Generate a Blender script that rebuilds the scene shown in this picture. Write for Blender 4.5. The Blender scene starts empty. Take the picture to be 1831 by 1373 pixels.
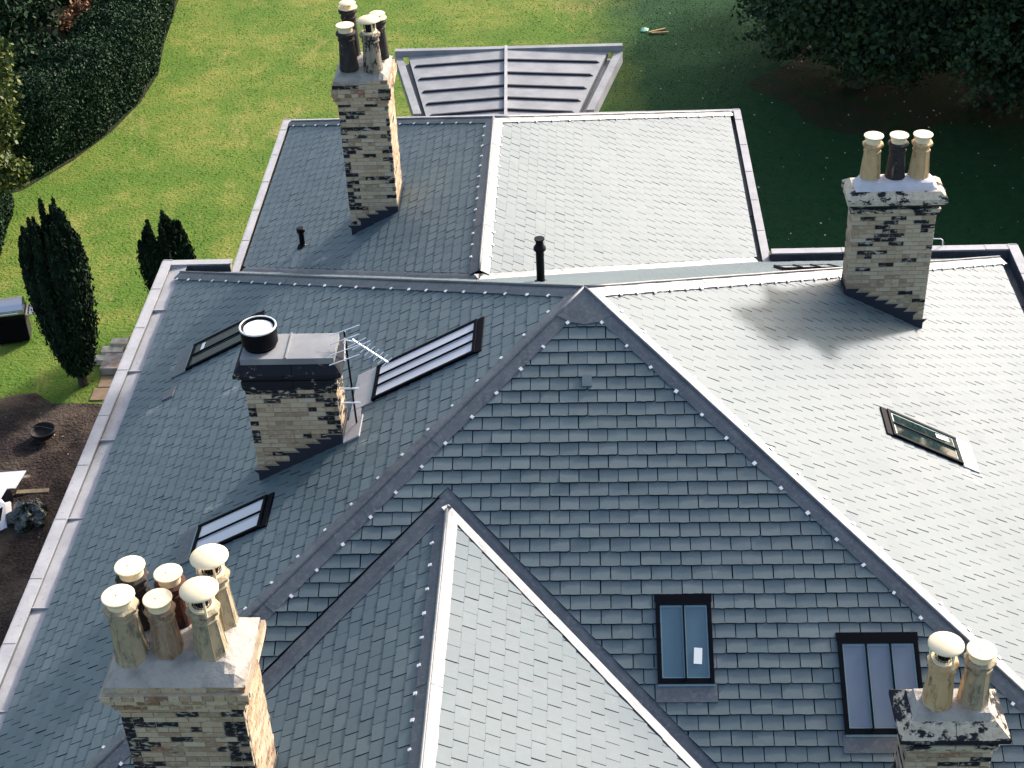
import bpy, math, random
import numpy as np
from mathutils import Matrix, Vector
random.seed(7); rng = np.random.default_rng(7)
SC = bpy.context.scene; COL = SC.collection
R = math.radians

# ---------------------------------------------------------------- camera, light, exposure
cam_d = bpy.data.cameras.new('camera'); cam = bpy.data.objects.new('camera', cam_d); COL.objects.link(cam)
_r = Vector((0.99869150, 0.03143371, -0.04033878)); _u = Vector((0.01481256, 0.57717712, 0.81648463)); _f = Vector((-0.04894776, 0.81601378, -0.57595627))
CAMP = Vector((0.0362, -18.0769, 15.2890))
cam.matrix_world = Matrix(((_r.x, _u.x, -_f.x, CAMP.x), (_r.y, _u.y, -_f.y, CAMP.y), (_r.z, _u.z, -_f.z, CAMP.z), (0, 0, 0, 1)))
cam_d.lens = 54.744; cam_d.sensor_width = 36; cam_d.sensor_fit = 'HORIZONTAL'; cam_d.clip_end = 1000; cam_d.clip_start = 0.1
SC.camera = cam
SUN_AZ, SUN_EL = 42.0, 27.0            # azimuth from +Y towards +X
w = bpy.data.worlds.new('World'); SC.world = w; w.use_nodes = True
nt = w.node_tree; nt.nodes.clear()
sky = nt.nodes.new('ShaderNodeTexSky'); sky.sky_type = 'NISHITA'; sky.sun_disc = False
sky.sun_elevation = R(SUN_EL); sky.sun_rotation = R(SUN_AZ); sky.air_density = 0.9; sky.dust_density = 4.0; sky.ozone_density = 0.3
bg = nt.nodes.new('ShaderNodeBackground'); bg.inputs[1].default_value = 0.15
wo = nt.nodes.new('ShaderNodeOutputWorld'); nt.links.new(sky.outputs[0], bg.inputs[0]); nt.links.new(bg.outputs[0], wo.inputs[0])
sd = bpy.data.lights.new('sun', 'SUN'); sd.energy = 2.6; sd.angle = R(5.0); sd.color = (1.0, 0.915, 0.895)
so = bpy.data.objects.new('sun', sd); COL.objects.link(so)
S_DIR = Vector((math.sin(R(SUN_AZ)) * math.cos(R(SUN_EL)), math.cos(R(SUN_AZ)) * math.cos(R(SUN_EL)), math.sin(R(SUN_EL))))
so.rotation_euler = S_DIR.to_track_quat('Z', 'Y').to_euler(); so.location = (20, 20, 30)
SC.render.engine = 'CYCLES'
vs = SC.view_settings; vs.view_transform = 'Standard'; vs.look = 'None'; vs.gamma = 1.0; vs.exposure = 1.25; vs.use_curve_mapping = False

# ---------------------------------------------------------------- materials
def mat(name, base, rough=0.6, metal=0.0, spec=0.5, bump=None, vary=None, extra=None):
    """bump=(scale,strength,dist)  vary=(scale,colour2,lo,hi)"""
    m = bpy.data.materials.new(name); m.use_nodes = True; t = m.node_tree; b = t.nodes['Principled BSDF']
    b.inputs['Base Color'].default_value = (*base, 1); b.inputs['Roughness'].default_value = rough
    b.inputs['Metallic'].default_value = metal; b.inputs['Specular IOR Level'].default_value = spec
    geo = t.nodes.new('ShaderNodeNewGeometry')
    col = None
    if vary:
        n = noise(t, geo.outputs['Position'], vary[0], 5)
        rp = ramp(t, n, vary[2], vary[3]); col = mixc(t, rp, (*base, 1), (*vary[1], 1)); t.links.new(col, b.inputs['Base Color'])
    if bump:
        n = noise(t, geo.outputs['Position'], bump[0], 4); bp = t.nodes.new('ShaderNodeBump')
        bp.inputs['Strength'].default_value = bump[1]; bp.inputs['Distance'].default_value = bump[2]
        t.links.new(n, bp.inputs['Height']); t.links.new(bp.outputs[0], b.inputs['Normal'])
    if extra: extra(t, b, geo, col)
    return m
def noise(t, vec, scale, detail=4, rough=0.55, stretch=None):
    n = t.nodes.new('ShaderNodeTexNoise'); n.inputs['Scale'].default_value = scale; n.inputs['Detail'].default_value = detail; n.inputs['Roughness'].default_value = rough
    if stretch:
        mp = t.nodes.new('ShaderNodeMapping'); mp.inputs['Scale'].default_value = stretch; t.links.new(vec, mp.inputs[0]); vec = mp.outputs[0]
    t.links.new(vec, n.inputs['Vector']); return n.outputs['Fac']
def ramp(t, fac, lo, hi):
    m = t.nodes.new('ShaderNodeMapRange'); m.inputs[1].default_value = lo; m.inputs[2].default_value = hi; t.links.new(fac, m.inputs[0]); return m.outputs[0]
def mixc(t, fac, a, b, mode='MIX'):
    m = t.nodes.new('ShaderNodeMix'); m.data_type = 'RGBA'; m.blend_type = mode
    if isinstance(fac, (int, float)): m.inputs[0].default_value = fac
    else: t.links.new(fac, m.inputs[0])
    for s, v in ((6, a), (7, b)):
        if isinstance(v, tuple): m.inputs[s].default_value = v
        else: t.links.new(v, m.inputs[s])
    return m.outputs[2]
def attr(t, name):
    a = t.nodes.new('ShaderNodeAttribute'); a.attribute_name = name; return a

def slate_extra(t, b, geo, col):
    a = attr(t, 'tint')
    c = mixc(t, a.outputs['Fac'], (0.072, 0.103, 0.117, 1), (0.110, 0.146, 0.160, 1))
    n = noise(t, geo.outputs['Position'], 9, 6, 0.6); c = mixc(t, ramp(t, n, 0.35, 0.75), c, (0.086, 0.130, 0.134, 1))
    n2 = noise(t, geo.outputs['Position'], 0.45, 3); c = mixc(t, ramp(t, n2, 0.42, 0.68), c, (0.074, 0.110, 0.124, 1))
    n3 = noise(t, geo.outputs['Position'], 60, 3); c = mixc(t, ramp(t, n3, 0.60, 0.85), c, (0.15, 0.18, 0.185, 1))
    wn = noise(t, geo.outputs['Position'], 8, 6, 0.7); tot = None      # pale lime and lead wash marks left by the roofers
    for sx, sy, sz, rx, ry in ((-6.95, 3.75, .43, .22, .5), (-5.61, 1.88, 1.13, .35, .12), (-7.15, 2.5, .33, .3, .12), (-5.27, -1.22, 1.32, .3, .14), (-5.47, -1.75, 1.2, .3, .3), (1.2, -4.98, 1.34, .40, .07), (5.44, -.5, 1.23, .25, .3), (-5.5, 7.3, .43, .28, .16), (-3.0, -1.3, 2.5, .3, .1), (-4.8, 6.5, .75, .3, .15)):
        vm = t.nodes.new('ShaderNodeVectorMath'); vm.operation = 'SUBTRACT'; t.links.new(geo.outputs['Position'], vm.inputs[0]); vm.inputs[1].default_value = (sx, sy, sz)
        v2 = t.nodes.new('ShaderNodeVectorMath'); v2.operation = 'MULTIPLY'; t.links.new(vm.outputs[0], v2.inputs[0]); v2.inputs[1].default_value = (1 / rx, 1 / ry, 2.5)
        v3 = t.nodes.new('ShaderNodeVectorMath'); v3.operation = 'LENGTH'; t.links.new(v2.outputs[0], v3.inputs[0])
        mr = t.nodes.new('ShaderNodeMapRange'); mr.inputs[1].default_value = 1.0; mr.inputs[2].default_value = 0.2; t.links.new(v3.outputs['Value'], mr.inputs[0])
        if tot is None: tot = mr.outputs[0]
        else: mx = t.nodes.new('ShaderNodeMath'); mx.operation = 'MAXIMUM'; t.links.new(tot, mx.inputs[0]); t.links.new(mr.outputs[0], mx.inputs[1]); tot = mx.outputs[0]
    mu = t.nodes.new('ShaderNodeMath'); mu.operation = 'MULTIPLY'; t.links.new(tot, mu.inputs[0]); t.links.new(ramp(t, wn, .42, .62), mu.inputs[1])
    c = mixc(t, mu.outputs[0], c, (0.27, 0.29, 0.29, 1))
    n4 = noise(t, geo.outputs['Position'], 2.2, 5, 0.8); c = mixc(t, ramp(t, n4, 0.66, 0.72), c, (0.125, 0.165, 0.17, 1))
    t.links.new(c, b.inputs['Base Color'])
    bp = t.nodes.new('ShaderNodeBump'); bp.inputs['Strength'].default_value = 0.30; bp.inputs['Distance'].default_value = 0.006
    h = noise(t, geo.outputs['Position'], 14, 7, 0.62, (1, 1.6, 1)); t.links.new(h, bp.inputs['Height']); t.links.new(bp.outputs[0], b.inputs['Normal'])
    rr = t.nodes.new('ShaderNodeMapRange'); rr.inputs[3].default_value = 0.61; rr.inputs[4].default_value = 0.64
    t.links.new(a.outputs['Fac'], rr.inputs[0]); t.links.new(rr.outputs[0], b.inputs['Roughness'])
M_SLATE = mat('slate', (0.1, 0.12, 0.13), 0.5, 0, 0.47, extra=slate_extra)
M_SEDGE = mat('slate_edge', (0.010, 0.014, 0.018), 0.9, 0, 0.1)  # rough dressed edges, darkened to carry the shade of the gaps between slates
M_UNDER = mat('roofing_underlay', (0.006, 0.007, 0.009), 0.9, 0, 0.1)
def lead_extra(t, b, geo, col):
    n = noise(t, geo.outputs['Position'], 3.0, 6, 0.65); c = mixc(t, ramp(t, n, 0.35, 0.7), (0.046, 0.058, 0.070, 1), (0.080, 0.096, 0.108, 1))
    n = noise(t, geo.outputs['Position'], 22, 4, 0.6); c = mixc(t, ramp(t, n, 0.52, 0.78), c, (0.135, 0.15, 0.16, 1)); t.links.new(c, b.inputs['Base Color'])
M_LEAD = mat('lead', (0.16, 0.16, 0.18), 0.52, 0.0, 0.75, bump=(9, 0.45, 0.012), extra=lead_extra)
def zinc_extra(t, b, geo, col):
    n = noise(t, geo.outputs['Position'], 2.0, 6, 0.65); c = mixc(t, ramp(t, n, 0.35, 0.7), (0.30, 0.305, 0.315, 1), (0.40, 0.40, 0.405, 1))
    n = noise(t, geo.outputs['Position'], 12, 5, 0.7); c = mixc(t, ramp(t, n, 0.58, 0.75), c, (0.19, 0.18, 0.18, 1)); t.links.new(c, b.inputs['Base Color'])
M_LEADL = mat('weathered_lead', (0.4, 0.4, 0.42), 0.6, 0.0, 0.25, bump=(5, 0.3, 0.01), extra=zinc_extra)
M_BAY = mat('dull_bay_metal', (0.19, 0.20, 0.21), 0.6, 0, 0.3, bump=(4, .3, .01), vary=(2, (0.26, 0.27, 0.275), .35, .65))
M_FLASH = mat('dark_lead_flashing', (0.020, 0.024, 0.038), 0.7, 0, 0.3, bump=(8, .5, .01))
M_CLIP = mat('bright_clip', (0.75, 0.75, 0.75), 0.35, 0.1, 0.8)
M_BLACK = mat('black_frame', (0.003, 0.0035, 0.006), 0.6, 0, 0.05)
M_PIPE = mat('black_pipe', (0.003, 0.0035, 0.006), 0.4, 0, 0.12)
def glass(name, base, rough=0.06, spec=1.0): return mat(name, base, rough, 0, spec)
M_GBLUE = mat('glazing_over_blue_blind', (0.060, 0.115, 0.150), 0.10, 0, 0.6, vary=(3, (0.075, 0.135, 0.17), .3, .7))
M_GGREY = mat('glazing_over_grey_blind', (0.115, 0.150, 0.200), 0.10, 0, 0.6, vary=(3, (0.13, 0.165, 0.21), .3, .7))
M_GDARK = mat('dark_glazing', (0.010, 0.022, 0.022), 0.04, 0, 0.10, vary=(9, (0.035, 0.055, 0.05), .5, .8))
M_GPALE = mat('glazing_with_sky_glare', (0.50, 0.50, 0.53), 0.12, 0, 0.8)  # pale base colour stands in for bright sky mirrored in the panes
M_SPACER = mat('window_spacer', (0.16, 0.26, 0.28), 0.3, 0.3)
M_PAPER = mat('paper_label', (0.8, 0.8, 0.76), 0.6)
def brick_extra(t, b, geo, col):
    a = attr(t, 'bcol'); c = a.outputs['Color']
    n = noise(t, geo.outputs['Position'], 28, 5, 0.65); c = mixc(t, ramp(t, n, 0.30, 0.75), c, (0.46, 0.41, 0.31, 1), 'MULTIPLY')
    c = mixc(t, 0.35, a.outputs['Color'], c)
    n = noise(t, geo.outputs['Position'], 13, 3, 0.5, (1, 1, 2.2)); c = mixc(t, ramp(t, n, 0.52, 0.70), c, (0.45, 0.405, 0.325, 1))     # smeared mortar
    n = noise(t, geo.outputs['Position'], 9, 5, 0.62, (1, 1, 1.9)); c = mixc(t, ramp(t, n, 0.61, 0.74), c, (0.05, 0.045, 0.04, 1))    # soot
    t.links.new(c, b.inputs['Base Color'])
M_BRICK = mat('stock_brick', (0.4, 0.34, 0.25), 0.9, 0, 0.2, bump=(70, 0.7, 0.008), extra=brick_extra)
M_MORTAR = mat('lime_mortar', (0.37, 0.32, 0.235), 0.95, 0, 0.1, bump=(60, 0.6, 0.006), vary=(9, (0.27, 0.23, 0.17), .45, .75))
def stone(name, lo, hi):
    def ex(t, b, geo, col):
        n = noise(t, geo.outputs['Position'], 14, 5, 0.6); c = mixc(t, ramp(t, n, 0.35, 0.7), (0.42, 0.36, 0.26, 1), (0.56, 0.50, 0.40, 1))
        n = noise(t, geo.outputs['Position'], 4.2, 7, 0.72, (1, 1, 1.9)); c = mixc(t, ramp(t, n, lo, hi), c, (0.012, 0.014, 0.02, 1)); t.links.new(c, b.inputs['Base Color'])
    return mat(name, (0.5, 0.45, 0.35), 0.85, 0, 0.25, bump=(35, 0.5, 0.01), extra=ex)
M_STONE_H = stone('half_sooted_stone', 0.52, 0.56); M_STONE_B = stone('black_sooted_stone', 0.36, 0.42)
M_STONE_M = stone('mostly_sooted_stone', 0.45, 0.50)
M_FL_GREY = mat('grey_flaunching', (0.36, 0.335, 0.30), 0.9, 0, 0.2, bump=(16, 0.7, 0.03), vary=(5, (0.20, 0.19, 0.175), .45, .75))
M_FL_WHITE = mat('white_flaunching', (0.55, 0.54, 0.57), 0.8, 0, 0.3, bump=(10, 0.4, 0.02), vary=(4, (0.45, 0.44, 0.46), .4, .7))
def clay(name, c1, c2, c3, lo=0.5, hi=0.62):
    def ex(t, b, geo, col):
        n = noise(t, geo.outputs['Position'], 9, 5, 0.65, (1.6, 1.6, 0.5)); c = mixc(t, ramp(t, n, 0.35, 0.65), (*c1, 1), (*c2, 1))
        n = noise(t, geo.outputs['Position'], 7, 7, 0.75, (1.5, 1.5, 0.6)); c = mixc(t, ramp(t, n, lo, hi), c, (*c3, 1)); t.links.new(c, b.inputs['Base Color'])
    return mat(name, c1, 0.8, 0, 0.3, bump=(40, 0.5, 0.006), extra=ex)
M_CLAY_Y = clay('yellow_clay', (0.47, 0.31, 0.15), (0.52, 0.38, 0.21), (0.17, 0.105, 0.055), .52, .66)
M_CLAY_G = clay('greenish_clay', (0.32, 0.265, 0.175), (0.40, 0.325, 0.215), (0.13, 0.125, 0.090), .48, .64)
M_CLAY_B = clay('brown_clay', (0.24, 0.155, 0.10), (0.34, 0.25, 0.17), (0.08, 0.05, 0.04), .50, .66)
M_CLAY_R = clay('dark_red_clay', (0.065, 0.022, 0.014), (0.10, 0.032, 0.018), (0.012, 0.010, 0.012), .48, .6)
M_CLAY_K = clay('soot_black_clay', (0.016, 0.016, 0.020), (0.040, 0.034, 0.030), (0.24, 0.17, 0.11), .58, .66)
M_CLAY_S = clay('half_sooted_clay', (0.22, 0.19, 0.14), (0.30, 0.26, 0.19), (0.018, 0.016, 0.02), .48, .56)
M_CREAM = mat('cream_cap', (0.78, 0.66, 0.44), 0.6, 0, 0.2, bump=(30, 0.15, 0.003), vary=(7, (0.72, 0.60, 0.40), .5, .8))
M_MESH = mat('bird_mesh', (0.03, 0.028, 0.03), 0.6, 0.4)
M_INNER = mat('flue_dark', (0.008, 0.008, 0.009), 1, 0, 0)
def grass_extra(t, b, geo, col):
    P = geo.outputs['Position']
    n = noise(t, P, 0.45, 5, 0.65); c = mixc(t, ramp(t, n, 0.42, 0.60), (0.094, 0.166, 0.026, 1), (0.225, 0.240, 0.056, 1))
    n = noise(t, P, 1.6, 6, 0.7); c = mixc(t, ramp(t, n, 0.38, 0.72), c, (0.100, 0.185, 0.028, 1))
    n = noise(t, P, 0.9, 5, 0.75, (1, 0.35, 1)); c = mixc(t, ramp(t, n, 0.56, 0.8), c, (0.34, 0.29, 0.10, 1))
    n = noise(t, P, 14, 5, 0.75); c = mixc(t, ramp(t, n, 0.35, 0.75), mixc(t, 0.25, c, (0.03, 0.06, 0.006, 1)), c)
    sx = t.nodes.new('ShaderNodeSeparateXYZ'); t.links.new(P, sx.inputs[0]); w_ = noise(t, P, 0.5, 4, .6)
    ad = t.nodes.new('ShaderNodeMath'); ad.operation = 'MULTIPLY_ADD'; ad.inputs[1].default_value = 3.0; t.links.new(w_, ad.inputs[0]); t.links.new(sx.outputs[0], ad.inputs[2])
    shade_green = mixc(t, ramp(t, noise(t, P, 2.5, 5, .7), .35, .75), (0.012, 0.050, 0.018, 1), (0.022, 0.066, 0.022, 1))
    c = mixc(t, ramp(t, ad.outputs[0], 0.8, 3.6), c, shade_green)  # tree shade painted into the lawn: darker green base towards the right
    t.links.new(c, b.inputs['Base Color'])
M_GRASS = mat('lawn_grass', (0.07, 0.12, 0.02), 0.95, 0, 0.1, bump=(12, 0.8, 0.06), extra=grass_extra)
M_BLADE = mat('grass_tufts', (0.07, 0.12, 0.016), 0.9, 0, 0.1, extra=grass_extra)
def soil_extra(t, b, geo, col):
    P = geo.outputs['Position']
    n = noise(t, P, 0.9, 6, 0.65); c = mixc(t, ramp(t, n, 0.42, 0.66), (0.020, 0.014, 0.013, 1), (0.12, 0.092, 0.066, 1))
    n = noise(t, P, 18, 6, 0.75); c = mixc(t, ramp(t, n, 0.45, 0.8), c, (0.12, 0.09, 0.075, 1)); t.links.new(c, b.inputs['Base Color'])
M_SOIL = mat('bare_soil', (0.05, 0.04, 0.035), 0.95, 0, 0.15, bump=(14, 1.0, 0.12), extra=soil_extra)
def leafm(name, a, b2, rough=0.6, sc=1.5):
    return mat(name, a, rough, 0, 0.15, vary=(sc, b2, .35, .65))
M_YEW = leafm('yew_foliage', (0.008, 0.018, 0.010), (0.016, 0.032, 0.016), 0.9, 4)
M_HEDGE = leafm('hedge_foliage', (0.018, 0.050, 0.022), (0.030, 0.074, 0.028), 0.7, 2)
M_LEAFY = leafm('yellow_green_leaves', (0.085, 0.115, 0.022), (0.15, 0.16, 0.045), 0.6, 2)
M_LEAFD = leafm('dark_green_leaves', (0.028, 0.060, 0.026), (0.055, 0.092, 0.034), 0.5, 1.2)
M_LEAFB = leafm('dry_brown_leaves', (0.17, 0.09, 0.05), (0.25, 0.15, 0.08), 0.8, 3)
M_BARK = mat('bark', (0.06, 0.045, 0.035), 0.95, 0, 0.1, bump=(20, 1, 0.02))
M_WALL = mat('wall_brick', (0.36, 0.30, 0.21), 0.9, 0, 0.2, bump=(30, .5, .01), vary=(3, (0.26, 0.21, 0.15), .4, .7))
M_WOOD = mat('sawn_timber', (0.42, 0.29, 0.13), 0.8, 0, 0.2, bump=(30, .3, .004), vary=(8, (0.3, 0.2, 0.09), .45, .7))
M_OLDW = mat('old_timber', (0.24, 0.19, 0.12), 0.9, 0, 0.2, vary=(8, (0.14, 0.11, 0.08), .45, .7))
M_WHITE = mat('white_laminate', (0.78, 0.78, 0.80), 0.35, 0, 0.5)
M_BAG = mat('bin_bag_film', (0.010, 0.022, 0.018), 0.18, 0, 0.9, bump=(7, 1.0, 0.10))
M_STEEL = mat('brushed_steel', (0.62, 0.62, 0.62), 0.28, 0.85)
M_ALU = mat('aluminium_rod', (0.72, 0.74, 0.76), 0.35, 0.5)
M_SLAB = mat('pale_stone_slab', (0.66, 0.60, 0.46), 0.85, 0, 0.25, bump=(20, .4, .01), vary=(5, (0.40, 0.33, 0.23), .4, .7))
M_PAVE = mat('brown_paving', (0.24, 0.17, 0.11), 0.9, 0, 0.2, bump=(20, .5, .01), vary=(5, (0.16, 0.13, 0.08), .4, .7))
M_GREENC = mat('mint_cloth', (0.35, 0.62, 0.46), 0.8)
M_CHIP = mat('pale_debris', (0.42, 0.38, 0.34), 0.9, vary=(3, (0.22, 0.16, 0.12), .4, .6))
M_PETAL = mat('fallen_petals', (0.55, 0.55, 0.48), 0.8)
M_RUST = mat('sooty_iron', (0.015, 0.013, 0.013), 0.7, 0.3, vary=(20, (0.09, 0.035, 0.02), .6, .7))
M_HOSE = mat('grey_pipe', (0.5, 0.48, 0.46), 0.5)

# ---------------------------------------------------------------- object helpers
WL = {}
def empty(name, loc, parent=None, **tags):
    o = bpy.data.objects.new(name, None); COL.objects.link(o); o.empty_display_size = 0.2
    pl = WL.get(parent.name, Vector((0, 0, 0))) if parent else Vector((0, 0, 0))
    o.location = Vector(loc) - pl
    if parent: o.parent = parent
    WL[o.name] = Vector(loc); settags(o, **tags); return o
def settags(o, label=None, cat=None, group=None, kind=None):
    if label: o['label'] = label
    if cat: o['category'] = cat
    if group: o['group'] = group
    if kind: o['kind'] = kind
class MB:
    def __init__(s): s.v = []; s.f = []; s.m = []; s.a = []
    def add(s, vs_, fs_, mi=0, a=0.5):
        b = len(s.v); s.v += [tuple(q) for q in vs_]
        for f in fs_: s.f.append(tuple(b + i for i in f)); s.m.append(mi); s.a.append(a)
        return s
    def box(s, x0, x1, y0, y1, z0, z1, mi=0, a=0.5):
        return s.add([(x0, y0, z0), (x1, y0, z0), (x1, y1, z0), (x0, y1, z0), (x0, y0, z1), (x1, y0, z1), (x1, y1, z1), (x0, y1, z1)],
                     [(0, 3, 2, 1), (4, 5, 6, 7), (0, 1, 5, 4), (1, 2, 6, 5), (2, 3, 7, 6), (3, 0, 4, 7)], mi, a)
    def obox(s, o, ex, ey, ez, mi=0, a=0.5):   # oriented box from corner + 3 edge vectors
        o, ex, ey, ez = map(Vector, (o, ex, ey, ez)); p = [o, o + ex, o + ex + ey, o + ey]; p += [q + ez for q in p]
        return s.add(p, [(0, 3, 2, 1), (4, 5, 6, 7), (0, 1, 5, 4), (1, 2, 6, 5), (2, 3, 7, 6), (3, 0, 4, 7)], mi, a)
    def tube(s, pts, r, n=8, mi=0, a=0.5, cap=True):
        pts = [Vector(p) for p in pts]; rs = r if isinstance(r, (list, tuple)) else [r] * len(pts); rings = []
        for i, p in enumerate(pts):
            d = (pts[min(i + 1, len(pts) - 1)] - pts[max(i - 1, 0)]).normalized(); ax = Vector((0, 0, 1)) if abs(d.z) < .9 else Vector((1, 0, 0))
            x = d.cross(ax).normalized(); y = d.cross(x)
            rings.append([p + (x * math.cos(2 * math.pi * k / n) + y * math.sin(2 * math.pi * k / n)) * rs[i] for k in range(n)])
        V = [q for g in rings for q in g]; F = []
        for i in range(len(pts) - 1):
            for k in range(n): F.append((i * n + k, i * n + (k + 1) % n, (i + 1) * n + (k + 1) % n, (i + 1) * n + k))
        if cap: F.append(tuple(range(n - 1, -1, -1))); F.append(tuple((len(pts) - 1) * n + k for k in range(n)))
        return s.add(V, F, mi, a)
    def lathe(s, cx, cy, prof, n=24, mi=0, rot=0.0, jit=0.0):
        V = []; F = []
        for r_, z in prof:
            for k in range(n):
                th = 2 * math.pi * k / n + rot; V.append((cx + r_ * math.cos(th) * (1 + random.uniform(-jit, jit)), cy + r_ * math.sin(th), z))
        for i in range(len(prof) - 1):
            for k in range(n): F.append((i * n + k, i * n + (k + 1) % n, (i + 1) * n + (k + 1) % n, (i + 1) * n + k))
        F.append(tuple(range(n - 1, -1, -1))); F.append(tuple((len(prof) - 1) * n + k for k in range(n)))
        return s.add(V, F, mi)
    def build(s, name, mats, parent=None, attrname=None, smooth=False, origin=None, **tags):
        if not isinstance(mats, (list, tuple)): mats = [mats]
        V = np.array(s.v, dtype=float); c = Vector(origin) if origin is not None else Vector(((V.min(0) + V.max(0)) / 2).tolist())
        V = V - np.array(c)
        me = bpy.data.meshes.new(name); me.from_pydata(V.tolist(), [], s.f)
        for m in mats: me.materials.append(m)
        if len(mats) > 1: me.polygons.foreach_set('material_index', s.m)
        if attrname == 'tint':
            at = me.attributes.new('tint', 'FLOAT', 'FACE'); at.data.foreach_set('value', s.a)
        elif attrname == 'bcol':
            at = me.attributes.new('bcol', 'FLOAT_COLOR', 'FACE'); at.data.foreach_set('color', [q for c_ in s.a for q in (*c_, 1.0)])
        if smooth: me.polygons.foreach_set('use_smooth', [True] * len(me.polygons))
        me.update()
        o = bpy.data.objects.new(name, me); COL.objects.link(o)
        pl = WL.get(parent.name, Vector((0, 0, 0))) if parent else Vector((0, 0, 0))
        o.location = c - pl
        if parent: o.parent = parent
        WL[o.name] = c; settags(o, **tags); return o
def bigmesh(name, V, nper, mats, parent=None, mi=None, **tags):
    """V: (n*nper,3) array of separate polygons"""
    n = len(V) // nper; c = (V.min(0) + V.max(0)) / 2; V = V - c
    me = bpy.data.meshes.new(name); me.vertices.add(len(V)); me.vertices.foreach_set('co', V.astype(np.float32).ravel())
    me.loops.add(len(V)); me.loops.foreach_set('vertex_index', np.arange(len(V), dtype=np.int32))
    me.polygons.add(n); me.polygons.foreach_set('loop_start', np.arange(0, len(V), nper, dtype=np.int32))
    if not isinstance(mats, (list, tuple)): mats = [mats]
    for m in mats: me.materials.append(m)
    if mi is not None: me.polygons.foreach_set('material_index', mi.astype(np.int32))
    me.update(calc_edges=True)
    o = bpy.data.objects.new(name, me); COL.objects.link(o); c = Vector(c.tolist())
    o.location = c - (WL.get(parent.name, Vector((0, 0, 0))) if parent else Vector((0, 0, 0)))
    if parent: o.parent = parent
    WL[o.name] = c; settags(o, **tags); return o
def leaves(centers, size, aspect=1.6, up=0.0, flat=None):
    n = len(centers); d = rng.normal(size=(n, 3)); d[:, 2] += up; d /= np.linalg.norm(d, axis=1)[:, None]
    q = rng.normal(size=(n, 3))
    if flat is not None: q = np.cross(d, flat + 0.6 * rng.normal(size=(n, 3)))
    e = np.cross(d, q); e /= np.linalg.norm(e, axis=1)[:, None] + 1e-9
    s = (size * rng.uniform(0.6, 1.3, n))[:, None]
    a = d * s * aspect * 0.5; b = e * s * 0.5
    return np.stack([centers - a, centers + b, centers + a, centers - b], 1).reshape(-1, 3)

# ---------------------------------------------------------------- geometry of the house
G = -6.4
HW, DY, H0, P_, PF = 7.77, 7.43, 4.087, 0.526, 0.55007
BX, HB, WB, EB, BEND, BRG = -1.677, 2.450, 4.988, -0.174, 14.334, 8.80
FX, FH, FEND = -1.786, 2.575, -10.4
V3 = lambda *a: Vector(a)
A = V3(0, 0, H0); BL = V3(-HW, DY, 0); BR = V3(HW, DY, 0); FL = V3(-HW, -DY, 0); FR = V3(HW, -DY, 0)
yb = lambda z: DY * (1 - z / H0)
B1 = V3(BX, yb(HB), HB); B2 = V3(BX, BRG, HB); BWL = V3(BX - WB, BEND, EB); BWR = V3(BX + WB, BEND, EB); VL = V3(BX - WB, yb(EB), EB); VR = V3(BX + WB, yb(EB), EB)
W1 = V3(FX, -yb(FH), FH); WE = -0.20; wdx = (FH - WE) / P_
FVL = V3(FX - wdx, -yb(WE), WE); FVR = V3(FX + wdx, -yb(WE), WE)
class Slope:
    def __init__(s, name, o, e, up, poly):
        s.name = name; s.o = Vector(o); s.e = Vector(e).normalized(); s.s = Vector(up).normalized(); s.n = s.e.cross(s.s)
        s.poly = [s.ab(p) for p in poly]
        ar = sum(s.poly[i][0] * s.poly[(i + 1) % len(s.poly)][1] - s.poly[(i + 1) % len(s.poly)][0] * s.poly[i][1] for i in range(len(s.poly)))
        if ar < 0: s.poly.reverse()
    def ab(s, p): d = Vector(p) - s.o; return (d.dot(s.e), d.dot(s.s))
    def at(s, a, b, c=0.0): return s.o + s.e * a + s.s * b + s.n * c
    def frame(s, a, b, c=0.0):
        p = s.at(a, b, c); return Matrix(((s.e.x, s.s.x, s.n.x, p.x), (s.e.y, s.s.y, s.n.y, p.y), (s.e.z, s.s.z, s.n.z, p.z), (0, 0, 0, 1)))
    def box(s, mb, a0, a1, b0, b1, c0, c1, mi=0): return mb.obox(s.at(a0, b0, c0), s.e * (a1 - a0), s.s * (b1 - b0), s.n * (c1 - c0), mi)
ZB = (HB - EB) / (BEND - BRG)
S_front = Slope('front', (0, -DY, 0), (1, 0, 0), (0, 1, PF), [A, FL, FR])
S_left = Slope('left', (-HW, 0, 0), (0, -1, 0), (1, 0, P_), [A, BL, FL])
S_right = Slope('right', (HW, 0, 0), (0, 1, 0), (-1, 0, P_), [A, FR, BR])
S_back = Slope('back', (0, DY, 0), (-1, 0, 0), (0, -1, PF), [A, BR, BL])
S_bl = Slope('rear wing left', (BX - WB, 0, EB), (0, -1, 0), (1, 0, P_), [B2, BWL, VL, B1])
S_br = Slope('rear wing right', (BX + WB, 0, EB), (0, 1, 0), (-1, 0, P_), [B1, VR, BWR, B2])
S_bh = Slope('rear wing end', (0, BEND, EB), (-1, 0, 0), (0, -1, ZB), [B2, BWR, BWL])
S_wl = Slope('front wing left', (FX - wdx, 0, WE), (0, -1, 0), (1, 0, P_), [W1, FVL, V3(FX - wdx, FEND, WE), V3(FX, FEND, FH)])
S_wr = Slope('front wing right', (FX + wdx, 0, WE), (0, 1, 0), (-1, 0, P_), [W1, V3(FX, FEND, FH), V3(FX + wdx, FEND, WE), FVR])
z_main = lambda x, y: min(H0 - P_ * abs(x), H0 - PF * abs(y))
def z_bw(x, y):
    if y < 2.9: return -99
    return min(HB - P_ * abs(x - BX), HB - ZB * max(0, y - BRG))
def z_fw(x, y): return FH - P_ * abs(x - FX) if y < W1.y else -99
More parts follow.
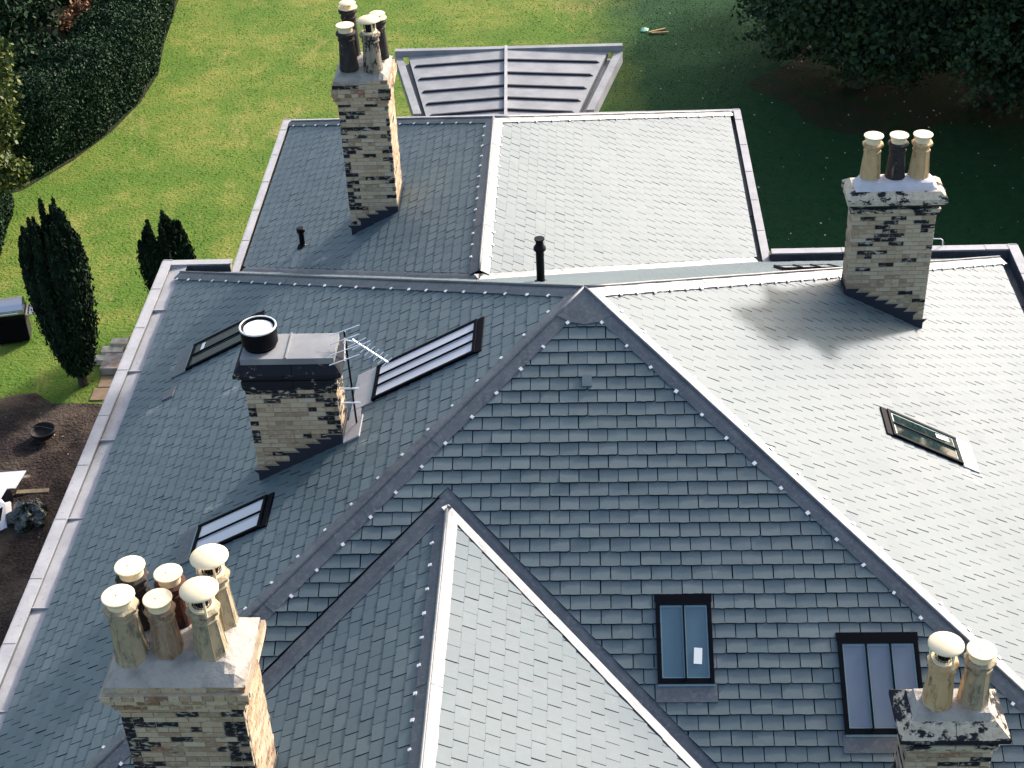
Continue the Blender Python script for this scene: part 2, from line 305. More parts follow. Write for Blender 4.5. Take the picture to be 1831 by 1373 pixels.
house = empty('house', (0, 0, G), label='large brick house under grey slate hipped roofs with lead hips and parapet gutters', cat='house')

# ---------------------------------------------------------------- slates
def clip(poly, nx, ny, k):   # keep nx*a+ny*b <= k
    out = []
    for i in range(len(poly)):
        p, q = poly[i], poly[(i + 1) % len(poly)]; dp = nx * p[0] + ny * p[1] - k; dq = nx * q[0] + ny * q[1] - k
        if dp <= 0: out.append(p)
        if (dp < 0 < dq) or (dq < 0 < dp): t_ = dp / (dp - dq); out.append((p[0] + t_ * (q[0] - p[0]), p[1] + t_ * (q[1] - p[1])))
    return out
def area(p): return 0.5 * sum(p[i][0] * p[(i + 1) % len(p)][1] - p[(i + 1) % len(p)][0] * p[i][1] for i in range(len(p)))
GA, SW, LAP, TH = 0.188, 0.2515, 0.035, 0.024
NV = 14; variants = []
for k in range(NV):
    hw = SW / 2 - 0.0052 - random.uniform(0, 0.0018); pts = [(-hw, GA + LAP), (-hw + random.uniform(-.001, .001), GA * .5)]
    ch = random.random()
    pts.append((-hw, 0.012 if ch < .3 else 0.001))
    if ch < .3: pts.append((-hw + 0.016, 0.0))
    nn = random.choice((2, 3, 4))
    for j in range(nn): pts.append((-hw + (j + 1) * 2 * hw / (nn + 1), random.uniform(-0.004, 0.004)))
    if ch > .75: pts += [(hw - 0.02, 0.0), (hw, 0.014)]
    else: pts.append((hw, 0.0))
    pts.append((hw, GA + LAP))
    if area(pts) < 0: pts.reverse()
    variants.append((pts, random.uniform(0.028, 0.037), random.random()))
def slate_geom(poly, b0, lift, a0=0.0, tilt=0.0, th=0.024):
    lift *= .62 + .38 * (th > .015)
    L = GA + LAP; n = len(poly)
    bv = lambda b: b + .008 if b - b0 < .018 else b
    top = [(p[0], bv(p[1]), lift + (0.0105 - lift) * (p[1] - b0) / L + tilt * (p[0] - a0)) for p in poly]
    V = top + [(p[0], p[1], max(q[2] - th, 0.0)) for p, q in zip(poly, top)]
    F = [tuple(range(n)), tuple(range(2 * n - 1, n - 1, -1))] + [(i, n + i, n + (i + 1) % n, (i + 1) % n) for i in range(n)]
    return V, F, [0, 1] + [1] * n
var_mesh = {}
for vi_, th_ in [(a_, b_) for a_ in range(NV) for b_ in (.020, .012)]:
    pts, lift, tint = variants[vi_]
    V, F, MI = slate_geom(pts, 0.0, lift, th=th_); me = bpy.data.meshes.new('slate'); me.from_pydata(V, [], F)
    me.materials.append(M_SLATE); me.materials.append(M_SEDGE); me.polygons.foreach_set('material_index', MI)
    me.attributes.new('tint', 'FLOAT', 'FACE').data.foreach_set('value', [tint] * len(F)); me.update(); var_mesh[(vi_, th_)] = me
FACE = _f; TANX = 18 / 54.744; TANY = TANX * 0.75
def inview(p, m=0.97):
    d = Vector(p) - CAMP; z = d.dot(_f); return z > 0 and abs(d.dot(_r) / z) < TANX * m and abs(d.dot(_u) / z) < TANY * m
rest = MB(); cand = []
THK = lambda sl: .020 if sl.name == 'front' else .012
def lay(sl, inset, hide=None, wedge=None, holes=(), phase=0.0):
    P = sl.poly; n = len(P); hp = []
    for i in range(n):
        p, q = P[i], P[(i + 1) % n]; dx, dy = q[0] - p[0], q[1] - p[1]; L = math.hypot(dx, dy); nx, ny = dy / L, -dx / L
        ins = inset[i] if isinstance(inset, (list, tuple)) else (0.0 if abs(dy) < 1e-3 and p[1] < .01 else inset)
        hp.append((nx, ny, nx * p[0] + ny * p[1] - ins))
    bmax = max(p[1] for p in P); amin = min(p[0] for p in P); amax = max(p[0] for p in P); k = 0
    while k * GA < bmax:
        b0 = k * GA - 0.01; a = amin - SW + (SW / 2 if k % 2 else 0) + phase; k += 1
        while a < amax + SW:
            vi = random.randrange(NV); pts, lift, tint = variants[vi]
            if random.random() < .06: lift += 0.008
            ac = a + random.uniform(-.003, .003); bj = b0 + random.uniform(-.003, .003); a += SW
            mid = (ac, bj + GA / 2)
            if any(nx * mid[0] + ny * mid[1] - kk > 0.45 for nx, ny, kk in hp): continue
            poly = [(p[0] + ac, p[1] + bj) for p in pts]; full = True
            for nx, ny, kk in hp:
                if any(nx * p[0] + ny * p[1] > kk for p in poly): poly = clip(poly, nx, ny, kk); full = False
                if len(poly) < 3: break
            if len(poly) < 3 or area(poly) < 0.0012: continue
            w3 = sl.at(mid[0], mid[1])
            if hide and hide(w3.x, w3.y) - w3.z > 0.32: continue
            if any(h[0] < mid[0] < h[1] and h[2] < mid[1] < h[3] for h in holes): continue
            pieces = [poly]
            if wedge:
                apex, (l1, l2) = wedge     # two half-planes whose intersection is excluded
                hit1 = [l1[0] * p[0] + l1[1] * p[1] > l1[2] for p in poly]; hit2 = [l2[0] * p[0] + l2[1] * p[1] > l2[2] for p in poly]
                if any(h1 and h2 for h1, h2 in zip(hit1, hit2)) or (any(hit1) and any(hit2)):
                    full = False
                    pa = clip(poly, 1, 0, apex[0]); pb = clip(poly, -1, 0, -apex[0]); pieces = []
                    if len(pa) > 2: pieces.append(clip(pa, *l1))
                    if len(pb) > 2: pieces.append(clip(pb, *l2))
            for pc in pieces:
                if len(pc) < 3 or area(pc) < 0.0012: continue
                tl = random.uniform(-.012, .012)
                if full: cand.append(((w3 - CAMP).length if inview(w3) else 1e9, sl, ac, bj, vi, lift))
                else:
                    V, F, MI = slate_geom(pc, bj, lift, ac, tl, THK(sl)); b = len(rest.v); rest.v += [tuple(sl.at(*v)) for v in V]
                    for f, mi in zip(F, MI): rest.f.append(tuple(b + i for i in f)); rest.m.append(mi); rest.a.append(tint)
def halfplane_right(sl, p, q, off):   # points on the right of line p->q (in ab) shifted by off : returns (nx,ny,k) with n.x > k = excluded side
    (x0, y0), (x1, y1) = sl.ab(p), sl.ab(q); dx, dy = x1 - x0, y1 - y0; L = math.hypot(dx, dy); nx, ny = dy / L, -dx / L
    return nx, ny, nx * x0 + ny * y0 - off
VG = 0.17
# wedge for front slope: excluded = below both valley lines
def wedge_for(sl, apex, left, right, off):
    a = sl.ab(apex)
    out = []
    for q in (left, right):
        (x1, y1) = sl.ab(q); dx, dy = x1 - a[0], y1 - a[1]; L = math.hypot(dx, dy); nx, ny = dy / L, -dx / L
        if ny > 0: nx, ny = -nx, -ny      # normal pointing down-slope = into the excluded wedge
        out.append((nx, ny, nx * a[0] + ny * a[1] - off))
    # clip() keeps n.x<=k ; excluded n.x>k.  first entry must belong to the side a<apex
    if sl.ab(left)[0] > a[0]: out.reverse()
    return (a, out)
HI = 0.165
SKY = {}  # skylight openings (a0,a1,b0,b1)
c_ = math.hypot(1, P_); cf = math.hypot(1, PF)
SKY['left'] = [(-0.46, 0.37, (HW - 3.0) * c_, (HW - 1.50) * c_), (-4.05, -3.30, (HW - 6.72) * c_, (HW - 5.50) * c_), (1.56, 2.24, (HW - 5.42) * c_, (HW - 4.38) * c_)]
SKY['right'] = [(-0.43, 0.18, (HW - 5.34) * c_, (HW - 4.30) * c_)]
SKY['front'] = [(0.82, 1.50, (DY - 4.80) * cf, (DY - 3.90) * cf), (3.0, 3.96, (DY - 5.34) * cf, (DY - 4.34) * cf)]
SKY['back'] = [(-4.22, -3.26, (DY - 5.17) * cf, (DY - 4.1) * cf)]
hl = lambda k: [(h[0] + .16, h[1] - .16, h[2] + .14, h[3] - .10) for h in SKY[k]]
hz = lambda x, y: max(z_bw(x, y), z_fw(x, y))
lay(S_front, HI, hide=hz, wedge=wedge_for(S_front, W1, FVL, FVR, VG), holes=hl('front'))
lay(S_left, HI, holes=hl('left'), phase=.04); lay(S_right, HI, holes=hl('right'), phase=.1)
lay(S_back, HI, hide=hz, wedge=wedge_for(S_back, B1, VL, VR, 0.14), holes=hl('back'))
lay(S_bl, 0.14, phase=.05); lay(S_br, 0.14, phase=.12); lay(S_bh, 0.14)
lay(S_wl, 0.13, phase=.03); lay(S_wr, 0.13, phase=.09)
roofs = {}
for sl in (S_front, S_left, S_right, S_back, S_bl, S_br, S_bh, S_wl, S_wr):
    m = MB(); m.add([sl.at(a, b, -0.004) for a, b in sl.poly], [tuple(range(len(sl.poly)))])
    nm = sl.name; roofs[nm] = m.build('roof_slope', M_UNDER, house)
cand.sort(key=lambda q: q[0])
for i, (d, sl, ac, bj, vi, lift) in enumerate(cand):
    if i < 300:
        o = bpy.data.objects.new('slate', var_mesh[(vi, THK(sl))]); COL.objects.link(o); par = roofs[sl.name]; o.parent = par
        M = sl.frame(ac, bj, random.uniform(0, .003)); M.translation -= WL[par.name]; o.matrix_local = M @ Matrix.Rotation(random.uniform(-.006, .006), 4, 'Z') @ Matrix.Rotation(random.uniform(-.010, .010), 4, 'Y')
    else:
        pts, lift0, tint = variants[vi]; poly = [(p[0] + ac, p[1] + bj) for p in pts]; tint = random.random()
        V, F, MI = slate_geom(poly, bj, lift, ac, random.uniform(-.016, .016), THK(sl)); b = len(rest.v); rest.v += [tuple(sl.at(*v)) for v in V]
        for f, mi in zip(F, MI): rest.f.append(tuple(b + k for k in f)); rest.m.append(mi); rest.a.append(tint)
rest.build('slates', [M_SLATE, M_SEDGE], house, attrname='tint', kind='stuff')

# ---------------------------------------------------------------- lead hips, ridges, valleys
def flange(sl, p, q, width, lift, par, nm='lead_sheet', m=M_LEAD, seg=1.5, side=None, start=0.0):
    """strip of lead on slope sl running along edge p->q, on the slope's own side"""
    pa, qa = Vector(sl.ab(p)), Vector(sl.ab(q)); d = qa - pa; L = d.length; d /= L; nrm = Vector((-d.y, d.x))
    cx = sum(v[0] for v in sl.poly) / len(sl.poly); cy = sum(v[1] for v in sl.poly) / len(sl.poly)
    sg = 1 if (Vector((cx, cy)) - pa).dot(nrm) > 0 else -1
    if side: sg *= side
    nrm *= sg; t0 = start; i = 0
    while t0 < L - 0.05:
        t1 = min(L, t0 + seg); m_ = MB(); ns = max(2, int((t1 - t0) / 0.15)); V = []; F = []
        for j in range(ns + 1):
            tt = t0 + (t1 - t0) * j / ns
            for w_, up in ((0.0, lift), (width * .5, lift + random.uniform(0, .004)), (width + random.uniform(-.004, .004), lift + random.uniform(-.002, .003) - 0.004)):
                ab = pa + d * tt + nrm * w_; up += 0.004 * (i % 2)
                V.append(sl.at(ab.x, ab.y, up))
        for j in range(ns):
            for k in range(2):
                f = (j * 3 + k, j * 3 + k + 1, (j + 1) * 3 + k + 1, (j + 1) * 3 + k); F.append(f)
        # underside / thickness
        nV = len(V); V2 = [v - sl.n * 0.006 for v in V]; V = V + V2; F += [tuple(nV + i_ for i_ in reversed(f)) for f in F]
        for j in range(ns): F.append((j * 3 + 2, nV + j * 3 + 2, nV + (j + 1) * 3 + 2, (j + 1) * 3 + 2))
        for e in (0, ns):
            for k in range(2): F.append((e * 3 + k, e * 3 + k + 1, nV + e * 3 + k + 1, nV + e * 3 + k))
        m_.add(V, F); m_.build(nm, m, par, smooth=False); t0 = t1; i += 1
    return pa, d, nrm, L
clip_mesh = {}
def clips(sl, pa, d, nrm, L, width, lift, par, step=0.47, start=0.55):
    if sl.name not in clip_mesh:
        m_ = MB(); m_.box(-.021, .021, -.023, .023, -.004, .009); m_.add([(-.02, -.022, .0105), (.02, -.022, .0105), (.02, .022, .0105), (-.02, .022, .0105)], [(0, 1, 2, 3)])
        me = bpy.data.meshes.new('lead_clip'); me.from_pydata(m_.v, [], m_.f); me.materials.append(M_CLIP); clip_mesh[sl.name] = me
    t = start
    while t < L - 0.1:
        ab = pa + d * (t + random.uniform(-.02, .02)) + nrm * (width + random.uniform(-.006, .006))
        M = sl.frame(ab.x, ab.y, lift); M = M @ Matrix.Rotation(math.atan2(d.y, d.x) + random.uniform(-.25, .25), 4, 'Z') @ Matrix.Diagonal((random.uniform(.8, 1.15), random.uniform(.8, 1.15), 1, 1))
        o = bpy.data.objects.new('lead_clip', clip_mesh[sl.name]); COL.objects.link(o); o.parent = par; M.translation -= WL[par.name]; o.matrix_local = M
        t += step
def hip(p, q, sa, sb, width=0.19, vis=(True, True), step=0.47, bits=False, roll=0.026):
    m_ = MB(); up = Vector((0, 0, 1)); n = int((q - p).length / .5) + 1
    pts = [p.lerp(q, i / n) + up * (0.040 + random.uniform(-.003, .003)) for i in range(n + 1)]
    m_.tube(pts, roll, 10); par = m_.build('hip_roll', M_LEAD, house, smooth=True)
    for sl, v in ((sa, vis[0]), (sb, vis[1])):
        g_ = flange(sl, p, q, width, 0.036, par, seg=0.36 if bits else 1.5)
        if v: clips(sl, *g_, width, 0.037, par, step)
    return par
hip(A, FL, S_left, S_front); hip(A, FR, S_front, S_right)
hip(A, BL, S_left, S_back, vis=(True, False)); hip(A, BR, S_right, S_back, vis=(True, False), step=.36, bits=True)
hip(B2, BWL, S_bl, S_bh, width=.15, vis=(True, False), step=.5); hip(B2, BWR, S_br, S_bh, width=.15, vis=(True, False), step=.5, bits=True)
hip(B1 + Vector((0, .25, 0)), B2, S_bl, S_br, width=.17, step=.4)
hip(W1 + Vector((0, -.12, 0)), V3(FX, FEND, FH), S_wl, S_wr, width=.15, vis=(True, False), step=.42)
def saddle(sl, apex, down, half):
    a0, b0 = sl.ab(apex); m_ = MB(); pts = [(a0, b0 - .01), (a0 - half, b0 - down * .72), (a0 - half * .5, b0 - down * .93), (a0, b0 - down), (a0 + half * .5, b0 - down * .93), (a0 + half, b0 - down * .72)]
    V = [sl.at(a, b, .045) for a, b in pts] + [sl.at(a, b, .032) for a, b in pts]; n = len(pts); m_.add(V, [tuple(range(n - 1, -1, -1)) , tuple(range(n, 2 * n))] + [(i, n + i, n + (i + 1) % n, (i + 1) % n) for i in range(n)]); m_.build('lead_saddle', M_LEAD, house)
saddle(S_front, A, .56, .40)
def valley(p, q, smain, swing, wm, ww):
    m_ = MB(); n = 12
    pts = [p.lerp(q, i / n) + Vector((0, 0, 0.004)) for i in range(n + 1)]; m_.tube(pts, 0.008, 6); par = m_.build('valley_flashing', M_LEAD, house)
    return par
for p, q, sm, sw_, wm, ww in ((W1, FVL, S_front, S_wl, .15, .145), (W1, FVR, S_front, S_wr, .175, .145), (B1, VL, S_back, S_bl, .14, .14), (B1, VR, S_back, S_br, .14, .14)):
    par = valley(p, q, sm, sw_, wm, ww)
    # main-slope strip lies outside the wing: choose the side pointing up the main slope
    pa, qa = Vector(sm.ab(p)), Vector(sm.ab(q)); d = (qa - pa).normalized(); nrm = Vector((-d.y, d.x)); cx = sum(v[0] for v in sm.poly) / 3; cy = sum(v[1] for v in sm.poly) / 3
    sg = 1 if (Vector((cx, cy)) - pa).dot(nrm) > 0 else -1
    want = 1 if nrm.y > 0 else -1
    flange(sm, p, q, wm, 0.010, par, side=sg * want, seg=2.0, start=-0.19)
    flange(sw_, p, q, ww, 0.016 if sw_ in (S_bl, S_br) else 0.034, par, seg=2.0)

# ---------------------------------------------------------------- parapets, gutters, walls
def coping(p, q, width, z0, z1, seg=1.35, par=None, inward=(1, 0)):
    p, q = Vector(p), Vector(q); L = (q - p).length; d = (q - p) / L; n_ = Vector((inward[0], inward[1], 0)); t = 0; i = 0
    while t < L - .05:
        t1 = min(L, t + seg); m_ = MB()
        a = p + d * (t + .004); ln = d * (t1 - t - .008); dz = 0.003 * (i % 2)
        m_.obox(Vector((a.x, a.y, z1 - .035 + dz)), ln, n_ * width, (0, 0, .035)); m_.obox(Vector((a.x, a.y, z1 - .035 + dz)) - n_ * 0.02, ln, n_ * .018, (0, 0, .028))
        # welted joint
        e = p + d * t1; m_.obox(Vector((e.x, e.y, z1 + dz)) - d * .012, d * .02, n_ * width, (0, 0, .008))
        m_.build('coping_sheet', M_LEADL, par); t = t1; i += 1
def wallbox(x0, x1, y0, y1, z0, z1, name='wall', m=M_WALL, par=None): mb_ = MB(); mb_.box(x0, x1, y0, y1, z0, z1); return mb_.build(name, m, par or house)
X0, X1, Y0, Y1 = -8.22, 8.22, -7.95, 7.95; T = 0.17
w1 = wallbox(X0 + .02, X0 + T - .01, Y0 + .02, Y1 - .02, G, -.03); coping((X0, Y0, 0), (X0, Y1, 0), T, 0, 0.0, par=w1, inward=(1, 0))
w2 = wallbox(X1 - T + .01, X1 - .02, Y0 + .02, Y1 - .02, G, -.03); coping((X1, Y0, 0), (X1, Y1, 0), T, 0, 0.0, par=w2, inward=(-1, 0))
w3 = wallbox(X0 + T, BX - WB - .22, Y1 - T + .01, Y1 - .02, G, -.03); coping((X0 + T, Y1, 0), (BX - WB - .20, Y1, 0), T, 0, 0.0, par=w3, inward=(0, -1))
w4 = wallbox(BX + WB + .22, X1 - T, Y1 - T + .01, Y1 - .02, G, -.03); coping((BX + WB + .26, Y1, 0), (X1 - T, Y1, 0), T, 0, 0.0, par=w4, inward=(0, -1))
w5 = wallbox(X0 + T, FX - wdx - .02, Y0 + .02, Y0 + T - .01, G, -.03); coping((X0 + T, Y0, 0), (FX - wdx, Y0, 0), T, 0, 0.0, par=w5, inward=(0, 1))
w6 = wallbox(FX + wdx + .02, X1 - T, Y0 + .02, Y0 + T - .01, G, -.03); coping((FX + wdx, Y0, 0), (X1 - T, Y0, 0), T, 0, 0.0, par=w6, inward=(0, 1))
for r_ in ((X0 + T - .012, X0 + T - .004, Y0 + T, Y1 - T), (X1 - T + .004, X1 - T + .012, Y0 + T, Y1 - T), (X0 + T, BX - WB - .22, Y1 - T + .004, Y1 - T + .012), (BX + WB + .22, X1 - T, Y1 - T + .004, Y1 - T + .012)): wallbox(*r_, -.42, -.036, 'upstand', M_LEAD)
# gutter soles
def gutter(x0, x1, y0, y1, z, m=M_LEADL, seg=2.0, along='y', rise=0.0):
    gpar = None; t = y0 if along == 'y' else x0; e = y1 if along == 'y' else x1; i = 0; first = None
    while t < e - .05:
        t1 = min(e, t + seg); m_ = MB(); dz = .014 * (i % 2); lo, hi = (x0, x1) if along == 'y' else (y0, y1)
        V = []
        ns = 8
        for j in range(ns + 1):
            tt = t + (t1 - t) * j / ns
            for k in range(4):
                q = lo + (hi - lo) * k / 3; zz = z + dz + rise * k / 3 + random.uniform(-.003, .003)
                V.append((q, tt, zz) if along == 'y' else (tt, q, zz))
        F = []
        for j in range(ns):
            for k in range(3):
                f = (j * 4 + k, j * 4 + k + 1, (j + 1) * 4 + k + 1, (j + 1) * 4 + k); F.append(f if along == 'y' else f[::-1])
        m_.add(V, F)
        if along == 'y': m_.box(lo, hi, t1 - .02, t1, z - .01, z + rise + .018)
        else: m_.box(t1 - .02, t1, lo, hi, z - .01, z + rise + .018)
        o = m_.build('gutter' if first is None else 'gutter_sole', m, house if first is None else first)
        if first is None: first = o
        t = t1; i += 1
    return first
gutter(X0 + T - .01, -HW + .04, Y0 + T, Y1 - T, -0.10, rise=0.045)
gutter(HW - .03, X1 - T + .01, Y0 + T, Y1 - T, -0.30, m=M_LEAD)
gutter(-HW, BX - WB - .2, DY - .03, Y1 - T + .01, -0.34, m=M_LEAD, along='x'); gutter(BX + WB + .2, HW, DY - .03, Y1 - T + .01, -0.34, m=M_LEAD, along='x')
for x0, x1, y0, y1 in ((HW - .06, HW - .03, -DY, DY), (-HW + .03, -HW + .06, -DY, DY)): wallbox(x0, x1, y0, y1, -.4, -.035, 'eaves_board', M_BLACK)
wallbox(-HW, HW, DY - .06, DY - .03, -.4, -.035, 'eaves_board', M_BLACK)
# rear wing walls, parapets
bl0, br0 = BX - WB - .19, BX + WB + .235
w7 = wallbox(bl0 + .02, bl0 + .12, Y1 - T, BEND + .12, G, EB - .03); coping((bl0, Y1 - .25, 0), (bl0, BEND + .14, 0), .13, 0, EB + .02, par=w7, inward=(1, 0), seg=1.25)
w8 = wallbox(br0 - .12, br0 - .02, Y1 - T, BEND + .12, G, EB - .03); coping((br0, Y1 - .25, 0), (br0, BEND + .14, 0), .14, 0, EB + .02, par=w8, inward=(-1, 0), seg=1.25)
w9 = wallbox(bl0 + .13, br0 - .13, BEND + .02, BEND + .12, G, EB - .03); coping((bl0 + .13, BEND + .14, 0), (br0 - .14, BEND + .14, 0), .12, 0, EB + .02, par=w9, inward=(0, -1))
gutter(bl0 + .12, BX - WB + .03, Y1 - .1, BEND, EB - .16, m=M_LEAD); gutter(BX + WB - .03, br0 - .13, Y1 - .1, BEND, EB - .16, m=M_LEAD)
# front wing walls
wallbox(FX - wdx + .1, FX + wdx - .1, FEND + .15, -7.97, G, WE - .15)
m_ = MB(); m_.add([(FX - wdx + .1, FEND + .15, WE - .15), (FX + wdx - .1, FEND + .15, WE - .15), (FX, FEND + .15, FH - .08)], [(0, 1, 2)]); m_.build('gable', M_WALL, house)

# ---------------------------------------------------------------- rear bay with standing-roll metal roof
bay = empty('bay_roof', (-1.85, 16.8, -.5), house)
ZR, ZS = -0.40, -0.52
xr = lambda y: -1.905 + (18.75 - y) * 0.033
xl_ = lambda y: -4.36 + (18.62 - y) * 0.205
xrr = lambda y: 0.62 - (18.6 - y) * 0.215
for side in (-1, 1):
    ys = [18.80, 18.06, 17.29, 16.55, 15.86, 15.22, 14.5]; ex = xl_ if side < 0 else xrr
    for i in range(6):
        ya, ybb = ys[i], ys[i + 1]; m_ = MB(); st = 0.0
        V = [(xr(ya), ya, ZR), (ex(ya), ya, ZS), (ex(ybb), ybb, ZS), (xr(ybb), ybb, ZR)]; V2 = [(x, y, z - .03) for x, y, z in V]
        m_.add(V + V2, [(0, 1, 2, 3), (7, 6, 5, 4), (0, 4, 5, 1), (1, 5, 6, 2), (2, 6, 7, 3), (3, 7, 4, 0)]); m_.build('roof_sheet', M_BAY, bay)
        if i < 5:
            m_ = MB(); hgt = .05; wd = .05; xe = ex(ybb) - side * .14; xs = xr(ybb) + side * .03; zs = lambda x: ZR + (ZS - ZR) * (x - xr(ybb)) / (ex(ybb) - xr(ybb))
            V = []
            for x, hh in ((xs, hgt), (xe, hgt), (xe + side * .07, .005)):
                z = zs(x); V += [(x, ybb - wd / 2, z - .01), (x, ybb - wd / 2, z + hh), (x, ybb + wd / 2, z + hh), (x, ybb + wd / 2, z - .01)]
            F = [(0, 1, 2, 3), (8, 11, 10, 9)]
            for k in (0, 4): F += [(k, k + 4, k + 5, k + 1), (k + 1, k + 5, k + 6, k + 2), (k + 2, k + 6, k + 7, k + 3)]
            m_.add(V, F); m_.build('batten_roll', M_FLASH, bay)  # near-black colour puts the shaded sides of the rolls into the material
m_ = MB(); m_.box(-.035, .035, 0, 1, 0, .085); V = [(xr(14.5 + 4.33 * v[1]) + v[0], 14.5 + 4.33 * v[1], ZR + v[2]) for v in m_.v]; m2 = MB(); m2.add(V, m_.f); m2.build('ridge_roll', M_LEADL, bay)
m_ = MB(); m_.box(-4.72, 1.02, 18.74, 18.90, ZS - .02, ZR + .03); m_.build('rear_edge', M_BAY, bay)
for side, xo0, xo1 in ((-1, -4.72, -3.98), (1, 1.02, .27)):
    # trough : outer coping, floor, inner wall
    ex = xl_ if side < 0 else xrr; yA, yB = 18.74, 15.42
    def strip(x0a, x1a, x0b, x1b, za, zb, nm, m=M_BAY):
        mm = MB(); V = [(x0a, yA, zb), (x1a, yA, zb), (x1b, yB, zb), (x0b, yB, zb)]; V += [(x, y, za) for x, y, z in V]
        mm.add(V, [(0, 1, 2, 3), (7, 6, 5, 4), (0, 4, 5, 1), (1, 5, 6, 2), (2, 6, 7, 3), (3, 7, 4, 0)]); mm.build(nm, m, bay)
    oa, ob = xo0, xo1
    strip(oa, oa - side * .19, ob, ob - side * .19, ZS - .30, ZS - .01, 'coping_sheet')
    strip(oa - side * .19, ex(yA) - side * .12, ob - side * .19, ex(yB) - side * .12, ZS - .22, ZS - .19, 'gutter_sole'); strip(ex(yA) - side * .004, ex(yA) - side * .03, ex(yB) - side * .004, ex(yB) - side * .03, ZS - .20, ZS - .032, 'gutter_upstand', M_LEAD)
    mm = MB(); mm.tube([(ob - side * .12, 15.3, ZS - .15), (ob - side * .02, 15.0, ZS - .25), (ob + side * .28, 14.75, ZS - .05)], .045, 8); mm.build('rainwater_pipe', M_LEADL if side > 0 else M_PIPE, bay)
V = [(-4.0, 18.5), (.3, 18.5), (-.45, 15.0), (-.45, BEND + .15), (-3.3, BEND + .15), (-3.3, 15.0)]
m_ = MB(); n = len(V); m_.add([(x, y, G) for x, y in V] + [(x, y, ZS - .25) for x, y in V], [(i, (i + 1) % n, n + (i + 1) % n, n + i) for i in range(n)] + [tuple(range(n, 2 * n))]); m_.build('bay_wall', M_WALL, bay)

# ---------------------------------------------------------------- rooflights
def skylight(sl, rect, npane, glass_m, apron=.24, head=.10, spacer=M_SPACER, label=None, sticker=None, hgt=.062, apron_m=M_LEAD, headm=M_BLACK):
    a0, a1, b0, b1 = rect; cpt = sl.at((a0 + a1) / 2, (b0 + b1) / 2, 0.02)
    sk = empty('rooflight', cpt, house, label=label)
    fw = .045
    def bx(nm, m, *r): mb_ = MB(); sl.box(mb_, *r); return mb_.build(nm, m, sk)
    m_ = MB(); sl.box(m_, a0, a0 + fw, b0, b1, -.02, hgt); sl.box(m_, a1 - fw, a1, b0, b1, -.02, hgt); sl.box(m_, a0 + fw, a1 - fw, b1 - fw, b1, -.02, hgt); sl.box(m_, a0 + fw, a1 - fw, b0, b0 + fw * 1.5, -.02, hgt - .006)
    m_.build('frame', M_BLACK, sk)
    bx('head_flashing', headm, a0 - .01, a1 + .01, b1 + .002, b1 + head, -.02, .042)
    ia0, ia1, ib0, ib1 = a0 + fw, a1 - fw, b0 + fw * 1.5, b1 - fw; wv = (ia1 - ia0) / npane
    for k in range(npane):
        q0, q1 = ia0 + k * wv, ia0 + (k + 1) * wv; e = .010
        bx('pane', glass_m, q0 + e, q1 - e, ib0, ib1, 0.0, hgt - .018)
        m_ = MB(); t = .014
        for r_ in ((q0 + e, q0 + e + t, ib0, ib1), (q1 - e - t, q1 - e, ib0, ib1), (q0 + e + t, q1 - e - t, ib0, ib0 + t), (q0 + e + t, q1 - e - t, ib1 - t * 2, ib1)): sl.box(m_, *r_, hgt - .017, hgt - .014)
        m_.build('pane_spacer', spacer, sk)
        if k: bx('glazing_bar', M_BLACK, q0 - e, q0 + e, ib0 - .02, ib1 + .005, 0, hgt + .008)
    if apron: 
        m_ = MB(); sl.box(m_, a0 - .03, a1 + .03, b0 - apron, b0 - .002, -.01, .038); m_.build('apron_flashing', apron_m, sk)
        m_ = MB(); sl.box(m_, a0, a1, b0 - .03, b0 - .003, .038, .046); m_.build('sill_trim', M_SPACER, sk)
    for ang, la, lb, sx, sy in (sticker or []):
        c0 = sl.frame(ia0 + la * (ia1 - ia0), ib0 + lb * (ib1 - ib0), hgt - .012); m_ = MB(); m_.box(-sx / 2, sx / 2, -sy / 2, sy / 2, 0, .002); Mx = c0 @ Matrix.Rotation(R(ang), 4, 'Z'); m_.v = [tuple(Mx @ Vector(v)) for v in m_.v]; m_.build('paper_label', M_PAPER, sk)
    return sk
sk = SKY['left']
skylight(S_left, sk[0], 3, M_GPALE, spacer=M_GPALE, apron=.34, apron_m=M_LEADL, label='long rooflight with three pale panes beside the chimney on the left slope')
skylight(S_left, sk[1], 2, M_GDARK, spacer=M_LEAD, apron=.30, apron_m=M_LEAD, sticker=[(90, .25, .14, .07, .2)], label='dark rooflight half hidden behind the metal-capped chimney')
skylight(S_left, sk[2], 2, M_GPALE, spacer=M_GPALE, apron=.28, apron_m=M_LEAD, label='rooflight with two pale panes above the large six-pot chimney')
skylight(S_right, SKY['right'][0], 2, M_GDARK, apron=.28, apron_m=M_LEADL, sticker=[(5, .80, .18, .09, .22)], label='dark two-pane rooflight alone on the pale right slope')
skylight(S_front, SKY['front'][0], 2, M_GBLUE, apron=.22, sticker=[(-4, .76, .30, .10, .20)], label='two-pane blue rooflight with a white paper label')
skylight(S_front, SKY['front'][1], 3, M_GGREY, apron=.22, label='three-pane grey rooflight behind the two-pot chimney')
skylight(S_back, SKY['back'][0], 3, M_GPALE, apron=0, spacer=M_GPALE, label='low three-pane rooflight on the rear slope by the right chimney')
# small slate vents and spare slates
m_ = MB(); S_front.box(m_, -.045, .085, (DY - 1.30) * cf, (DY - 1.16) * cf, .02, .05); m_.build('roof_vent', M_SLATE, house, attrname='tint')
a_, b_ = S_left.ab((-7.0, 2.75, .4)); m_ = MB(); S_left.box(m_, a_ - .17, a_ + .10, b_ - .02, b_ + .20, .022, .036); m_.build('loose_slate', M_LEAD, house)

